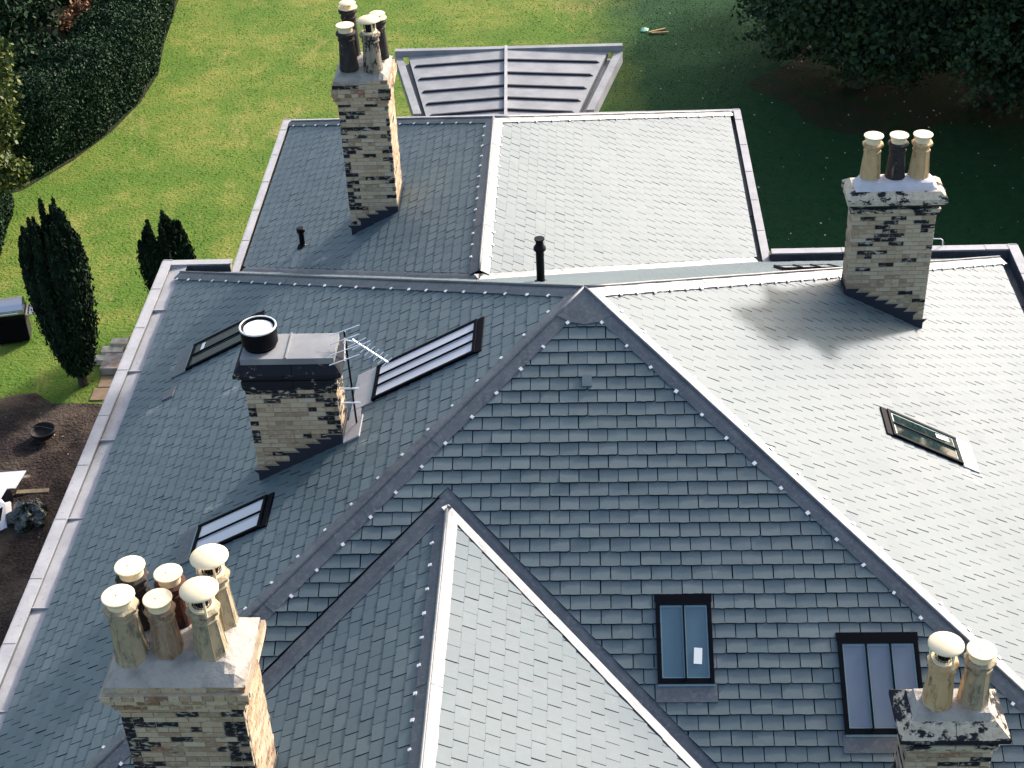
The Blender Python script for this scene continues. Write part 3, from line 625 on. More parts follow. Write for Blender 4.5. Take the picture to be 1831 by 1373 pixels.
# ---------------------------------------------------------------- chimneys
BUFF = [(.48, .37, .24), (.53, .425, .29), (.41, .31, .20), (.50, .39, .265), (.55, .455, .325), (.34, .255, .165)]
RED = [(.30, .17, .10), (.36, .24, .15), (.24, .15, .10)]; SOOT = [(.014, .014, .02), (.02, .02, .026), (.03, .028, .03)]
brick_mesh = {}
bricks_rest = []; brick_c = []
def brick_col(psoot, pred=.02):
    r_ = random.random()
    return random.choice(SOOT) if r_ < psoot else random.choice(RED) if r_ < psoot + pred else random.choice(BUFF)
def chimney(label, x0, x1, y0, y1, zfoot, ztop, roofz, soot, tiers, flaunch, pots, pred=.012):
    """bricks between roof and ztop; tiers: list of (z0,z1,over0,over1,kind)"""
    cx, cy = (x0 + x1) / 2, (y0 + y1) / 2; ch = empty('chimney', (cx, cy, zfoot), house, label=label)
    m_ = MB(); i_ = .008; m_.box(x0 + i_, x1 - i_, y0 + i_, y1 - i_, zfoot - .6, ztop); m_.build('mortar_core', M_MORTAR, ch)
    BHt, J, BLn, BDp = .065, .0105, .225, .055
    z = ztop - BHt; row = 0
    def course(xa, xb, ya, yb_, z, row, psoot_fn, bh=BHt, pr=pred):
        for face in range(4):
            if face in (0, 2): u0, u1 = xa, xb
            else: u0, u1 = ya + BDp, yb_ - BDp
            L = u1 - u0; hdr = (row % 3 == 1) and face in (0, 2)
            bl = .1075 if hdr and row % 6 == 4 else BLn; step = bl + J; off = (step / 2 if row % 2 else 0); u = u0 - off; cnt = 0
            while u < u1 - .02:
                s0, s1 = max(u, u0), min(u + bl, u1); u += step
                if s1 - s0 < .03: continue
                edge = min(s0 - u0, u1 - s1) < .02
                col = brick_col(psoot_fn(z, face, edge, s0 - u0), pr); pro = random.uniform(-.003, .003)
                if face == 0: bx_ = (s0, s1, ya - pro, ya + BDp)
                elif face == 2: bx_ = (s0, s1, yb_ - BDp, yb_ + pro)
                elif face == 1: bx_ = (xb - BDp, xb + pro, s0, s1)
                else: bx_ = (xa - pro, xa + BDp, s0, s1)
                mid = Vector(((bx_[0] + bx_[1]) / 2, (bx_[2] + bx_[3]) / 2, z)); vis = (face == 0 and inview(mid, .99)) or (face == 1 and xb < 0 and inview(mid, .99))
                if z + bh < roofz(mid.x, mid.y) - .1: continue
                brick_c.append(((mid - CAMP).length + (2.0 if face == 1 else 0) if vis else 1e9, ch, bx_, z, z + bh, col, face))
    while z > zfoot - .1:
        course(x0, x1, y0, y1, z, row, soot); z -= BHt + J; row += 1
    for t_ in tiers:
        z0, z1, o0, o1, kind = t_
        if kind == 'brick':
            course(x0 - o0, x1 + o0, y0 - o0, y1 + o0, z0, row, lambda *a: .04, z1 - z0 - .008, pr=.22); row += 1
            m_ = MB(); m_.box(x0 - o0 + .01, x1 + o0 - .01, y0 - o0 + .01, y1 + o0 - .01, z0 - .004, z1); m_.build('mortar_bed', M_MORTAR, ch)
        else:
            mt = {'stone': M_STONE_H, 'black': M_STONE_B, 'mixed': M_STONE_M, 'lead': M_LEADL, 'plead': M_BLACK}[kind]
            xs = [x0 - 1, x0 + (x1 - x0) * random.uniform(.42, .58), x1 + 1] if kind in ('stone', 'black', 'mixed') else [x0 - 1, x1 + 1]
            for k in range(len(xs) - 1):
                V = []
                for o_, zz in ((o0, z0), (o1, z1)):
                    xa, xb = max(x0 - o_, xs[k] + .004), min(x1 + o_, xs[k + 1] - .004); V += [(xa, y0 - o_, zz), (xb, y0 - o_, zz), (xb, y1 + o_, zz), (xa, y1 + o_, zz)]
                m_ = MB(); m_.add(V, [(0, 3, 2, 1), (4, 5, 6, 7), (0, 1, 5, 4), (1, 2, 6, 5), (2, 3, 7, 6), (3, 0, 4, 7)])
                m_.build('cap_stone' if kind in ('stone', 'black', 'mixed') else 'lead_capping', mt, ch)
    if flaunch:
        fz0, fz1, fo0, fo1, fm = flaunch; NX, NY = 14, 10; V = []; F = []
        for j in range(NY + 1):
            for i in range(NX + 1):
                u, v = i / NX, j / NY; x = x0 - fo0 + (x1 - x0 + 2 * fo0) * u; y = y0 - fo0 + (y1 - y0 + 2 * fo0) * v
                e = min(min(u, 1 - u) * (x1 - x0 + 2 * fo0), min(v, 1 - v) * (y1 - y0 + 2 * fo0)); k = min(1, e / max(.01, fo1)); k = math.sin(k * math.pi / 2)
                zz = fz0 + (fz1 - fz0) * k + random.uniform(-.006, .006)
                if k > .5:
                    for pt in pots: dd = math.hypot(x - pt[0], y - pt[1]); zz += .03 * max(0, 1 - dd / .26)
                V.append((x, y, zz))
        for j in range(NY):
            for i in range(NX): F.append((j * (NX + 1) + i, j * (NX + 1) + i + 1, (j + 1) * (NX + 1) + i + 1, (j + 1) * (NX + 1) + i))
        b = len(V); V += [(x0 - fo0, y0 - fo0, fz0 - .05), (x1 + fo0, y0 - fo0, fz0 - .05), (x1 + fo0, y1 + fo0, fz0 - .05), (x0 - fo0, y1 + fo0, fz0 - .05)]
        r1 = [i for i in range(NX + 1)]; F.append(tuple([b, b + 1] + r1[::-1])); r2 = [j * (NX + 1) + NX for j in range(NY + 1)]; F.append(tuple([b + 1, b + 2] + r2[::-1]))
        r3 = [NY * (NX + 1) + i for i in range(NX, -1, -1)]; F.append(tuple([b + 2, b + 3] + r3[::-1])); r4 = [j * (NX + 1) for j in range(NY, -1, -1)]; F.append(tuple([b + 3, b] + r4[::-1]))
        m_ = MB(); m_.add(V, F); m_.build('flaunching', fm, ch, smooth=False)
    for pt in pots: pot(ch, *pt)
    # stepped lead flashing at the foot
    m_ = MB()
    def side(u0, u1, fixed, ax, sgn):
        n_ = max(2, int((u1 - u0) / .15)); 
        for k in range(n_):
            ua, ub = u0 + (u1 - u0) * k / n_, u0 + (u1 - u0) * (k + 1) / n_
            pts = [(ua, fixed), (ub, fixed)] if ax == 'x' else [(fixed, ua), (fixed, ub)]
            za, zb = roofz(*pts[0]), roofz(*pts[1]); C_ = .0755; top = math.ceil((max(za, zb) + .10 - ztop) / C_) * C_ + ztop
            o_ = .009 * sgn; sl_ = .07 if abs(za - zb) > .02 else 0
            if zb >= za: prof = [(ua, za - .02), (ub, zb - .02), (ub, top), (ua - sl_, top), (ua, top - C_)]
            else: prof = [(ua, za - .02), (ub, zb - .02), (ub, top - C_), (ub + sl_, top), (ua, top)]
            V = [(u, fixed + o_, z) if ax == 'x' else (fixed + o_, u, z) for u, z in prof]
            m_.add(V, [(0, 1, 2, 3, 4)], 0)
            e0, e1 = (ua - sl_, ub) if zb >= za else (ua, ub + sl_); o2_ = .013 * sgn
            V = [(u, fixed + o2_, z) if ax == 'x' else (fixed + o2_, u, z) for u, z in ((e0, top - .002), (e1, top - .002), (e1, top + .011), (e0, top + .011))]
            m_.add(V, [(0, 1, 2, 3)], 1)
    side(x0, x1, y0, 'x', -1); side(y0, y1, x0, 'y', -1); side(y0, y1, x1, 'y', 1); side(x0, x1, y1, 'x', 1)
    m_.build('stepped_flashing', [M_FLASH, M_MORTAR], ch)
    return ch
def pot(ch, x, y, z0, ztop, r0, style, m, cap):
    """style: octo|round ; cap: plug|cowl|open ; ztop = top of cap"""
    n = 8 if style == 'octo' else 24; rot = math.pi / 8 if style == 'octo' else 0; lb = (cap == 'cowl')
    zc = ztop - (.27 if cap == 'cowl' else .12); rt = r0 * .80
    prof = [(r0 * 1.02, z0 - .03), (r0 * 1.03, z0 + .03), (r0 * .98, z0 + .05), (rt, zc - .17), (rt * 1.02, zc - .165), (rt * 1.12, zc - .15), (rt * 1.12, zc - .13), (rt * .98, zc - .12), (rt * .98, zc - .085), (rt * 1.30, zc - .05), (rt * 1.32, zc - .015), (rt * 1.05, zc), (rt * .92, zc + .002)]
    m_ = MB(); m_.lathe(x, y, prof, n, rot=rot, jit=.006); p = m_.build('chimney_pot', m, ch, smooth=False)
    if style == 'octo':
        m_ = MB()
        for k in range(8):
            th = 2 * math.pi * k / 8 + rot; m_.tube([(x + r0 * .985 * math.cos(th), y + r0 * .985 * math.sin(th), z0 + .055), (x + rt * 1.0 * math.cos(th), y + rt * 1.0 * math.sin(th), zc - .175)], .006, 5)
        m_.build('pot_rib', m, ch)
    m_ = MB(); rd = rt
    if cap == 'plug':
        m_.lathe(x, y, [(rd * .93, zc - .01), (rd * .95, ztop - .05), (rd * 1.06, ztop - .045), (rd * 1.20, ztop - .012), (rd * 1.20, ztop - .004), (rd * 1.14, ztop), (.012, ztop + .004)], 28); m_.build('pot_cap', M_CREAM, ch)
        m_ = MB(); m_.lathe(x - .02, y - .01, [(.008, ztop + .004), (.008, ztop + .006)], 8); m_.build('cap_hole', M_OLDW, ch)
    elif cap == 'cowl':
        m_.lathe(x, y, [(rd * .90, zc - .01), (rd * .93, zc + .03), (rd * .98, zc + .035), (rd * .70, zc + .04)], 24); m_.build('cowl_base', M_CREAM, ch)
        m_ = MB(); zt = ztop - .05; m_.lathe(x, y, [(rd * .50, zc + .03), (rd * .50, zt)], 16, mi=0)
        m_.build('flue_core', M_INNER, ch)
        m_ = MB()
        for k in range(18):
            th = 2 * math.pi * k / 18; m_.tube([(x + rd * .72 * math.cos(th), y + rd * .72 * math.sin(th), zc + .03), (x + rd * .72 * math.cos(th), y + rd * .72 * math.sin(th), zt)], .0035, 4)
        for zz in np.linspace(zc + .05, zt - .02, 5): m_.tube([(x + rd * .72 * math.cos(2 * math.pi * k / 18), y + rd * .72 * math.sin(2 * math.pi * k / 18), zz) for k in range(19)], .0035, 4)
        m_.build('bird_guard', M_MESH, ch)
        for k in range(3):
            m_ = MB(); th = -math.pi / 2 + .45 + k * 2.094; c_0, s_0 = math.cos(th), math.sin(th)
            m_.tube([(x + rd * 1.15 * c_0, y + rd * 1.15 * s_0, zc - .06), (x + rd * 1.12 * c_0, y + rd * 1.12 * s_0, zt)], .013, 6); m_.build('cowl_strap', M_CREAM, ch)
        m_ = None
        R0 = rd * 1.45; m_ = MB(); m_.lathe(x, y, [(R0 * .9, zt + .0), (R0, zt + .006), (R0, zt + .014), (R0 * .92, zt + .028), (R0 * .7, zt + .05), (R0 * .4, zt + .066), (.01, zt + .072)], 32); m_.build('cowl_hood', M_CREAM, ch, smooth=True)
    elif cap == 'ring':
        m_.lathe(x, y, [(rd * .8, zc - .01), (rd * 1.05, zc + .02), (rd * 1.35, zc + .03), (rd * 1.35, zc + .045), (rd * .5, zc + .05), (rd * .45, zc + .02)], 28); m_.build('pot_cap', M_CREAM, ch)
        zt = ztop
        for k in range(3):
            m_ = MB(); th = -.5 + k * 2.094; m_.tube([(x + rd * .5 * math.cos(th), y + rd * .5 * math.sin(th), zc + .03), (x + rd * .5 * math.cos(th), y + rd * .5 * math.sin(th), zt - .02)], .008, 5); m_.build('cowl_strap', M_CREAM, ch)
        m_ = MB(); m_.lathe(x, y, [(rd * 1.1, zt - .02), (rd * 1.2, zt - .01), (rd * 1.1, zt), (.01, zt + .015)], 28); m_.build('cowl_hood', M_CREAM, ch, smooth=True)
rz = lambda x, y: max(z_main(x, y), z_bw(x, y), z_fw(x, y)) + .02
def s_right(z, face, edge, u): return .24 if z > 2.7 else .09 if z > 2.2 else .02
def s_mid(z, face, edge, u): return .62 if z > 2.95 else (.5 if (edge or u > .85) else .16 if u > .5 else .04) if z > 2.3 else .06
def s_fl(z, face, edge, u): return .01 if face == 1 else (.9 if edge else .24)
def s_rear(z, face, edge, u): return .02 if face == 1 else (.55 if edge else .26 if z > 3.3 else .12)
def s_br(z, face, edge, u): return .55 if face == 3 else .10
CH = 'chimneys rising through the slate roof'
chimney('right chimney with three pots on white flaunching', 4.16, 5.43, 3.2, 3.66, 1.1, 3.40, rz, s_right,
        [(3.40, 3.47, .03, .05, 'stone'), (3.47, 3.51, .02, .02, 'black'), (3.51, 3.58, .05, .11, 'black'), (3.58, 3.67, .12, .12, 'stone'), (3.67, 3.76, .12, .02, 'stone')], (3.76, 3.86, -.005, .12, M_FL_WHITE),
        [(4.41, 3.50, 3.86, 4.57, .155, 'octo', M_CLAY_Y, 'plug'), (4.79, 3.50, 3.86, 4.57, .15, 'round', M_CLAY_K, 'plug'), (5.15, 3.51, 3.86, 4.57, .155, 'octo', M_CLAY_Y, 'plug')])
chimney('tall rear chimney with four clustered pots', -4.27, -3.39, 6.88, 7.85, .5, 3.72, rz, s_rear,
        [(3.72, 3.795, .03, 0, 'brick'), (3.795, 3.87, .06, 0, 'brick'), (3.87, 3.945, .08, 0, 'brick'), (3.945, 4.02, .08, 0, 'brick'), (4.02, 4.095, .06, 0, 'brick'), (4.095, 4.16, .03, 0, 'brick')], (4.16, 4.36, .03, .30, M_FL_GREY),
        [(-4.02, 7.02, 4.34, 5.12, .165, 'round', M_CLAY_K, 'plug'), (-3.60, 6.98, 4.34, 5.25, .17, 'round', M_CLAY_S, 'cowl'), (-4.02, 7.52, 4.34, 5.32, .155, 'round', M_CLAY_K, 'ring'), (-3.52, 7.50, 4.34, 5.12, .15, 'round', M_CLAY_K, 'ring')])
m_chim = chimney('lead-capped chimney with a black flue terminal', -4.60, -3.36, -1.065, -.50, 1.2, 3.24, rz, s_mid,
        [(3.24, 3.30, .01, .03, 'black'), (3.30, 3.40, .03, .03, 'black'), (3.40, 3.44, .01, .03, 'black'), (3.44, 3.50, .04, .10, 'black'), (3.50, 3.55, .11, .11, 'black'), (3.55, 3.66, .11, .03, 'black')], None, [])
m_ = MB(); m_.box(-4.60, -3.99, -1.075, -.47, 3.66, 3.755); m_.box(-3.975, -3.34, -1.075, -.47, 3.66, 3.755); m_.box(-3.992, -3.972, -1.078, -.467, 3.66, 3.775); m_.build('lead_capping', M_BAY, m_chim)
m_ = MB(); m_.lathe(-4.37, -.74, [(.22, 3.74), (.20, 3.80)], 32); m_.build('flue_collar', M_BLACK, m_chim)
m_ = MB(); m_.lathe(-4.37, -.74, [(.235, 3.80), (.245, 3.82), (.245, 4.06), (.225, 4.06), (.215, 4.045), (.215, 4.0)], 40, mi=0); m_.build('flue_terminal', M_PIPE, m_chim, smooth=False)
m_ = MB(); m_.lathe(-4.37, -.74, [(.252, 4.055), (.252, 4.07), (.24, 4.075)], 40); m2 = MB(); m2.v = m_.v; m2.f = m_.f[:-2]; m2.m = m_.m[:-2]; m2.a = m_.a[:-2]
m2.tube([(-4.37 + .24 * math.cos(k * math.pi / 20), -.74 + .24 * math.sin(k * math.pi / 20), 4.068) for k in range(41)], .010, 6, cap=False); m2.build('terminal_rim', M_CLIP, m_chim)
m_ = MB(); m_.lathe(-4.37, -.74, [(.205, 4.03), (.19, 4.04), (.005, 4.05)], 36); m_.build('terminal_lid', M_WHITE, m_chim)
# lead back gutter beside the capped chimney
m_ = MB(); a0, b0 = S_left.ab((-3.33, 0, H0 - P_ * 3.33)); S_left.box(m_, .62, 1.12, b0, b0 + .26, .02, .045); S_left.box(m_, -.30, .62, b0 + .02, b0 + .20, .015, .034); m_.build('back_gutter_flashing', M_LEADL, m_chim)
chimney('large front left chimney with six pots', -4.86, -3.56, -7.01, -6.14, -.2, 3.46, rz, s_fl,
        [(3.46, 3.53, .035, 0, 'brick'), (3.53, 3.60, .05, 0, 'brick'), (3.60, 3.67, .10, 0, 'brick'), (3.67, 3.745, .12, 0, 'brick'), (3.745, 3.82, .07, 0, 'brick')], (3.82, 4.0, .07, .30, M_FL_GREY),
        [(-4.67, -6.77, 3.97, 4.81, .175, 'octo', M_CLAY_G, 'plug'), (-4.30, -6.72, 3.97, 4.72, .155, 'octo', M_CLAY_B, 'plug'), (-3.86, -6.72, 3.97, 4.87, .17, 'octo', M_CLAY_G, 'cowl'),
         (-4.66, -6.32, 3.97, 4.80, .165, 'octo', M_CLAY_K, 'plug'), (-4.29, -6.30, 3.97, 4.68, .155, 'round', M_CLAY_R, 'plug'), (-3.83, -6.30, 3.97, 4.93, .17, 'octo', M_CLAY_G, 'cowl')])
chimney('front right chimney with two yellow pots', 3.50, 4.43, -6.24, -5.74, .2, 1.93, rz, s_br,
        [(1.93, 2.02, .03, .05, 'stone'), (2.02, 2.07, .03, .05, 'black'), (2.07, 2.14, .05, .12, 'black'), (2.14, 2.20, .13, .13, 'black'), (2.20, 2.34, .13, -.02, 'mixed')], (2.34, 2.42, -.02, .06, M_FL_GREY),
        [(3.80, -6.0, 2.41, 3.33, .165, 'octo', M_CLAY_Y, 'cowl'), (4.19, -5.99, 2.41, 3.20, .165, 'octo', M_CLAY_G, 'plug')])
brick_c.sort(key=lambda q: q[0]); brest = {}
for i, (d, ch, bx_, z0, z1, col, face) in enumerate(brick_c):
    w_, dp, hh = bx_[1] - bx_[0], bx_[3] - bx_[2], z1 - z0
    if i < 300:
        key = (round(w_, 3), round(dp, 3), round(hh, 3), col)
        if key not in brick_mesh:
            m_ = MB(); m_.box(-w_ / 2, w_ / 2, -dp / 2, dp / 2, -hh / 2, hh / 2); me = bpy.data.meshes.new('brick'); me.from_pydata(m_.v, [], m_.f); me.materials.append(M_BRICK)
            me.attributes.new('bcol', 'FLOAT_COLOR', 'FACE').data.foreach_set('color', [q for _ in range(6) for q in (*col, 1.0)]); brick_mesh[key] = me
        o = bpy.data.objects.new('brick', brick_mesh[key]); COL.objects.link(o); o.parent = ch; o.location = Vector(((bx_[0] + bx_[1]) / 2, (bx_[2] + bx_[3]) / 2, (z0 + z1) / 2)) - WL[ch.name]
    else: brest.setdefault(ch.name, (ch, MB()))[1].box(*bx_, z0, z1, a=col)
for ch, m_ in brest.values(): m_.build('bricks', M_BRICK, ch, attrname='bcol', kind='stuff')

# ---------------------------------------------------------------- pipes on the roof
def vent(x, y, z0, z1, r, label, tall=True):
    o = empty('vent_pipe', (x, y, z0), house, label=label)
    m_ = MB(); m_.tube([(x, y, z0 - .15), (x, y, z1 - .10)], r, 16); m_.build('pipe', M_PIPE, o, smooth=False)
    m_ = MB(); m_.lathe(x, y, [(r * 1.0, z1 - .2), (r * 1.5, z1 - .19), (r * 1.5, z1 - .15), (r * .95, z1 - .1), (r * .95, z1 - .03), (r * 1.25, z1 - .02), (r * 1.25, z1)] if tall else [(r, z1 - .12), (r * 1.55, z1 - .08), (r * 1.55, z1 - .02), (r * 1.2, z1)], 20); m_.build('pipe_cowl', M_PIPE, o)
    m_ = MB(); m_.lathe(x, y, [(r * 2.2, z0 - .04), (r * 1.6, z0 + .03), (r * 1.1, z0 + .05)], 20); m_.build('pipe_collar', M_PIPE, o)
vent(-.655, 1.95, 3.0, 3.78, .062, 'tall black vent pipe behind the main hip'); vent(-5.35, 7.48, z_bw(-5.35, 7.48) + .02, .93, .052, 'short black vent pipe beside the tall rear chimney', False)
m_ = MB(); m_.tube([(6.5, 7.97, .15), (6.78, 7.97, .14), (6.82, 7.97, .11), (6.85, 7.97, -.2)], .012, 8); m_.tube([(6.85, 7.97, -.2), (6.85, 7.97, -1.6)], .012, 8); m_.build('wall_rail', M_ALU, house)

# ---------------------------------------------------------------- aerial
ae = empty('tv_aerial', (-3.19, -.78, 2.5), label='thin metal television aerial with two rod arrays on a pole beside the lead-capped chimney', cat='aerial')
m_ = MB(); m_.tube([(-3.19, -.78, 2.45), (-3.21, -.78, 3.98)], .014, 8); m_.build('pole', M_PIPE, ae)
for z in (3.06, 2.82): m_ = MB(); m_.tube([(-3.37, -.80, z), (-3.10, -.80, z)], .012, 6); m_.build('bracket', M_ALU, ae)
o1 = Vector((-3.20, -.78, 3.86))
def rod(p, q, r=.007, nm='rod'): m_ = MB(); m_.tube([p, q], r, 6); m_.build(nm, M_ALU, ae)
rod(o1 + Vector((-.02, .10, .06)), o1 + Vector((.02, -.38, -.10)), .009, 'boom')
for k, t in enumerate((.02, .32, .68, 1.0)):
    c0 = o1 + Vector((-.02, .10, .06)).lerp(Vector((.02, -.38, -.10)), t) ; rod(c0 + Vector((-.20, -.05, -.03)), c0 + Vector((.20, .05, .07)))
o2 = Vector((-3.06, -.80, 3.82)); bd = Vector((.42, -.12, -.26)); rod(o2 - bd * .12, o2 + bd, .012, 'boom')
for k in range(8):
    c0 = o2 + bd * (.02 + k * .135); l = .07 if k > 1 else .12; rod(c0 + Vector((-l, -.04, -.045)) , c0 + Vector((l, .04, .045)), .008)
rod(o1 + Vector((.0, .0, -.02)), o2, .010, 'bracket')

# ---------------------------------------------------------------- grounds
m_ = MB(); N = 60; ext = 130.0
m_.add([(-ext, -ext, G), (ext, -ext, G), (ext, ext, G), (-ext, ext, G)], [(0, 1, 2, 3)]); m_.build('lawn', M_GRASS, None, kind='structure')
# soil strip along the left wall
V = []; F = []; NX, NY = 40, 110
for j in range(NY + 1):
    for i in range(NX + 1):
        x = -30 + 22 * i / NX; ymax = 12.25 + .25 * math.sin(x * 1.7) + .15 * math.sin(x * 4.1 + 1) - (.35 if x > -10.5 else 0); y = -30 + (ymax + 30) * (j / NY) ** .6 if j else -30
        d = .03 * math.sin(x * 3.1 + y * 2.3) + .03 * math.sin(x * 5.7 - y * 4.1); e = min(1, (ymax - y) / .5)
        V.append((x, y, G + .006 + (.085 + d + random.uniform(0, .02)) * e))
for j in range(NY):
    for i in range(NX): F.append((j * (NX + 1) + i, j * (NX + 1) + i + 1, (j + 1) * (NX + 1) + i + 1, (j + 1) * (NX + 1) + i))
m_ = MB(); m_.add(V, F); m_.build('bare_ground', M_SOIL, None, kind='structure')
M_LITTER = mat('leaf_litter_soil', (0.040, 0.034, 0.020), .95, 0, .1, bump=(14, 1, .1), vary=(1.2, (0.020, 0.040, 0.016), .35, .6))
def blob_sheet(cx, cy, rx, ry, z, name, m, seed):
    rr = random.Random(seed); n = 48; V = [(cx, cy, z)]
    for k in range(n):
        th = 2 * math.pi * k / n; q = 1 + .12 * math.sin(3 * th + seed) + .08 * math.sin(7 * th + seed * 2) + rr.uniform(-.03, .03); V.append((cx + rx * q * math.cos(th), cy + ry * q * math.sin(th), z))
    mm = MB(); mm.add(V, [(0, 1 + k, 1 + (k + 1) % n) for k in range(n)]); return mm.build(name, m, None, kind='structure')
blob_sheet(12.0, 30.0, 6.6, 4.2, G + .005, 'tree_bed', M_LITTER, 2); m_ = MB(); V = [(-15.5, 44), (-15.3, 38), (-14.95, 34), (-14.6, 31.5), (-14.7, 29.2), (-15.15, 27.0), (-15.9, 25.0), (-16.9, 23.2), (-18.5, 22.0), (-30, 20), (-30, 44)]; m_.add([(x, y, G + .005) for x, y in V], [tuple(range(len(V)))]); m_.build('hedge_bed', M_LITTER, None, kind='structure')
def scatter(n, xr_, yr_, size, m, name, cond=None, z=G + .02, up=2.0):
    P = np.stack([rng.uniform(*xr_, n), rng.uniform(*yr_, n), np.full(n, z)], 1)
    if cond is not None: P = P[cond(P)]
    Vv = leaves(P, size, 1.3); Vv[:, 2] = np.maximum(Vv[:, 2], G + .01); return bigmesh(name, Vv, 4, m, None, kind='stuff')
scatter(1500, (-15.5, -8.3), (-2, 12.1), .045, M_CHIP, 'scattered_debris', z=G + .07)
scatter(420, (1.5, 14), (9, 36), .05, M_PETAL, 'fallen_leaves')
# turf tufts over the lawn in view
n = 90000; Pg = np.stack([rng.uniform(-22, 15, n), rng.uniform(8.5, 42, n), np.full(n, G)], 1)
kp = ~((Pg[:, 0] > -8.3) & (Pg[:, 0] < 8.3) & (Pg[:, 1] < 8.2)) & ~((Pg[:, 0] > -7) & (Pg[:, 0] < 3.7) & (Pg[:, 1] < 19)) & ~((Pg[:, 0] < -8) & (Pg[:, 1] < 12.15)) & (Pg[:, 0] > -.62 * (Pg[:, 1] + 18) - 1) & (Pg[:, 0] < .42 * (Pg[:, 1] + 18))
Pg = Pg[kp]; n = len(Pg); th = rng.uniform(0, 2 * np.pi, n); hgt = rng.uniform(.015, .04, n); wd = rng.uniform(.010, .022, n); lean = rng.normal(size=(n, 2)) * .03
T3 = np.stack([Pg + np.stack([np.cos(th) * wd, np.sin(th) * wd, 0 * th], 1), Pg - np.stack([np.cos(th) * wd, np.sin(th) * wd, 0 * th], 1), Pg + np.stack([lean[:, 0], lean[:, 1], hgt], 1)], 1).reshape(-1, 3)
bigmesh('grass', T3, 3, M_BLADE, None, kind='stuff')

# ---------------------------------------------------------------- trees and hedges
def trunk(pts, rs, parent, m=M_BARK): m_ = MB(); m_.tube(pts, rs, 10); return m_.build('trunk', m, parent)
def tree(name, label, cat, x, y, h, blobs, mats, nleaf, size, trunk_r=.25, group=None, zbase=G):
    t = empty(name, (x, y, zbase), label=label, cat=cat, group=group)
    trunk([(x, y, zbase - .1), (x + .1, y, zbase + h * .35), (x - .1, y + .1, zbase + h * .8)], [trunk_r * 1.3, trunk_r, trunk_r * .4], t)
    m_ = MB()
    for (bx_, by_, bz, br) in blobs: m_.tube([(x, y, zbase + max(.8, (bz - zbase) * .5)), (x + (bx_) * .5, y + by_ * .5, zbase + (bz - zbase) * .75), (x + bx_ * .9, y + by_ * .9, bz)], [trunk_r * .5, trunk_r * .3, .04], 6)
    m_.build('branches', M_BARK, t)
    C = []; tot = sum(b[3] ** 2 for b in blobs)
    for (bx_, by_, bz, br) in blobs:
        n = int(nleaf * br ** 2 / tot); nc = max(6, n // 60)
        d = rng.normal(size=(nc, 3)); d /= np.linalg.norm(d, axis=1)[:, None]; rad = br * rng.uniform(.55, 1.05, nc) ** .6
        cc = d * rad[:, None] * np.array([1, 1, .85]) + np.array([x + bx_, y + by_, bz]); idx = rng.integers(0, nc, n)
        C.append(cc[idx] + rng.normal(size=(n, 3)) * np.array([.20, .20, .13]) * (br / 2.0 + .4))
    C = np.concatenate(C); C = C[C[:, 2] > zbase + .5]; bigmesh('crown', leaves(C, size, 1.5), 4, mats, t, mi=rng.integers(0, len(mats), len(C)) if len(mats) > 1 else None); return t
M_LEAFD2 = leafm('bluish_dark_leaves', (0.018, 0.044, 0.026), (0.034, 0.068, 0.034), .5, 1.2)
def crown_blobs(n, rx, ry, z0, z1, r0, r1, seed):
    q = random.Random(seed); out = []
    for k in range(n):
        th = 2 * math.pi * k / n * 2.39996 * n / 6.2832 + q.uniform(-.3, .3); f = (k + .5) / n; rr = math.sqrt(q.uniform(.15, 1)); z = z0 + (z1 - z0) * f
        env = math.sin(math.pi * min(1, .22 + .75 * f)) ** .6; out.append((rx * rr * env * math.cos(th), ry * rr * env * math.sin(th), z, q.uniform(r0, r1)))
    return out
TG = 'broadleaf trees shading the right of the lawn'
for i, (x, y, h, rx, n, lab) in enumerate([
        (8.9, 29.2, 10.5, 3.1, 80000, 'leftmost dark broadleaf tree overhanging the shaded lawn at top right'),
        (13.0, 28.0, 11.0, 3.3, 80000, 'middle dark broadleaf tree hanging low behind the three-pot chimney'),
        (17.3, 26.2, 11.5, 3.6, 60000, 'dark broadleaf tree cut by the right edge of the photo'),
        (11.0, 37.5, 9.0, 3.3, 16000, 'rearmost dark tree at the top edge behind the leftmost broadleaf'),
        (17.5, 35.5, 13.0, 4.3, 12000, 'tall dark tree at the back right beyond the lawn'),
        (21.0, 22.0, 11.5, 3.8, 9000, 'dark tree right of the frame shading the lawn beside the house'),
        (25.0, 29.5, 15.0, 5.0, 12000, 'broad dark tree far right of the frame behind the others'),
        (17.0, 15.5, 7.5, 2.6, 6000, 'smaller dark tree right of the house and outside the frame'),
        (29.0, 20.5, 15.0, 5.0, 12000, 'round dark tree farthest right of the house')]):
    tree('broadleaf_tree', lab, 'tree', x, y, h, crown_blobs(15 if i < 3 else 11, rx, rx, G + 1.3, G + h - 1.3, 1.5, 2.2, 10 + i), [M_LEAFD, M_LEAFD2], n, .13 if i < 4 else .34, group=TG)
